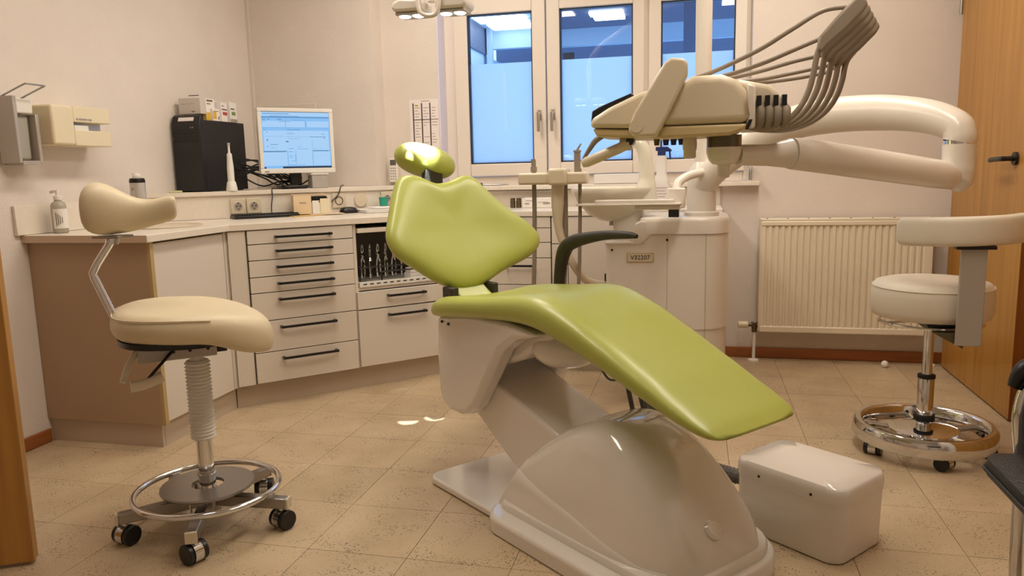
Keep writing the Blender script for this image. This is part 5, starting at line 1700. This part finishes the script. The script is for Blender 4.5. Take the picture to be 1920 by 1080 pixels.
obj('stand_back', MB().box(0.06, 0.066, -0.05, 0.05, 0.006, 0.075), 'acrylic', t)
obj('stand_side', MB().box(0.082, 0.088, -0.05, 0.05, 0.006, 0.08), 'grey_metal', t)
for k, xx in enumerate((-1.02, -0.985)):
    t = thing('small_jar', ('left' if k == 0 else 'right') + ' of two small brown jars on the worktop under the window', 'jar', (xx, 4.30, WT), 0, 'brown jars')
    obj('jar', MB().lathe([(0.014, 0.001), (0.015, 0.003), (0.015, 0.040), (0.012, 0.044)], n=20), 'brass', t)
    obj('cap', MB().lathe([(0.0135, 0.0445), (0.0135, 0.055), (0.012, 0.056)], n=20), 'brass', t)
t = thing('glove_box', 'flat white printed carton on the worktop behind the suction hoses', 'carton', (-0.86, 4.33, WT))
obj('box', MB().box(-0.10, 0.10, -0.05, 0.05, 0.001, 0.055), 'dirty_white', t, bevel=0.002)
gpz = MB()
for (a, b, c, d) in ((-0.08, -0.03, 0.038, 0.042), (-0.01, 0.05, 0.03, 0.033), (0.02, 0.06, 0.02, 0.03), (-0.085, -0.06, 0.02, 0.028)):
    gpz.box(a, b, -0.0508, -0.05, c, d)
obj('print', gpz, 'ink2', t)
# spray bottle standing behind the unit
t = thing('spray_bottle', 'white spray bottle with blue trigger between spout and pole', 'bottle', (-0.185, 3.90, 0.0))
t.location = (-0.175, 4.08, WT)
obj('body', MB().loft([[(x * s, y * s, z) for x, y in rrect(-0.042, 0.042, -0.028, 0.028, 0.018, 6)] for s, z in ((0.97, 0.001), (1.0, 0.01), (1.0, 0.13), (0.85, 0.155), (0.62, 0.175), (0.62, 0.27))]), 'dirty_white', t, smooth=50)
obj('label', MB().box(-0.032, 0.036, -0.0295, -0.0283, 0.02, 0.125), 'paper', t)
lbp = MB()
for k in range(6):
    lbp.box(-0.026, 0.02 + 0.008 * (k % 2), -0.0302, -0.0296, 0.03 + k * 0.015, 0.033 + k * 0.015)
obj('label_print', lbp, 'ink2', t)
trg = MB().box(-0.02, 0.02, -0.012, 0.012, 0.271, 0.295)
trg.prism([(0.02, 0.29), (0.05, 0.29), (0.05, 0.30), (0.03, 0.315), (-0.03, 0.315), (-0.03, 0.295)], 'y', -0.011, 0.011)
trg.prism([(0.036, 0.29), (0.045, 0.29), (0.048, 0.25), (0.040, 0.25)], 'y', -0.006, 0.006)
obj('trigger', trg, 'blue_label', t, bevel=0.002)

# things on the floor
o = obj('floor_ball', MB().ball((0, 0, 0.018), 0.018, n=20, m=12), 'dirty_white', loc=(0.985, 4.31, 0.0005), smooth=80)
tag(o, 'small white ball on the floor near the baseboard', 'ball')
o = obj('door_stop', MB().lathe([(0.020, 0.0), (0.020, 0.008), (0.012, 0.014)], n=20), 'dirty_white', loc=(1.225, 4.37, 0.0005))
tag(o, 'tiny white door stop on the floor in the far corner', 'door stop')
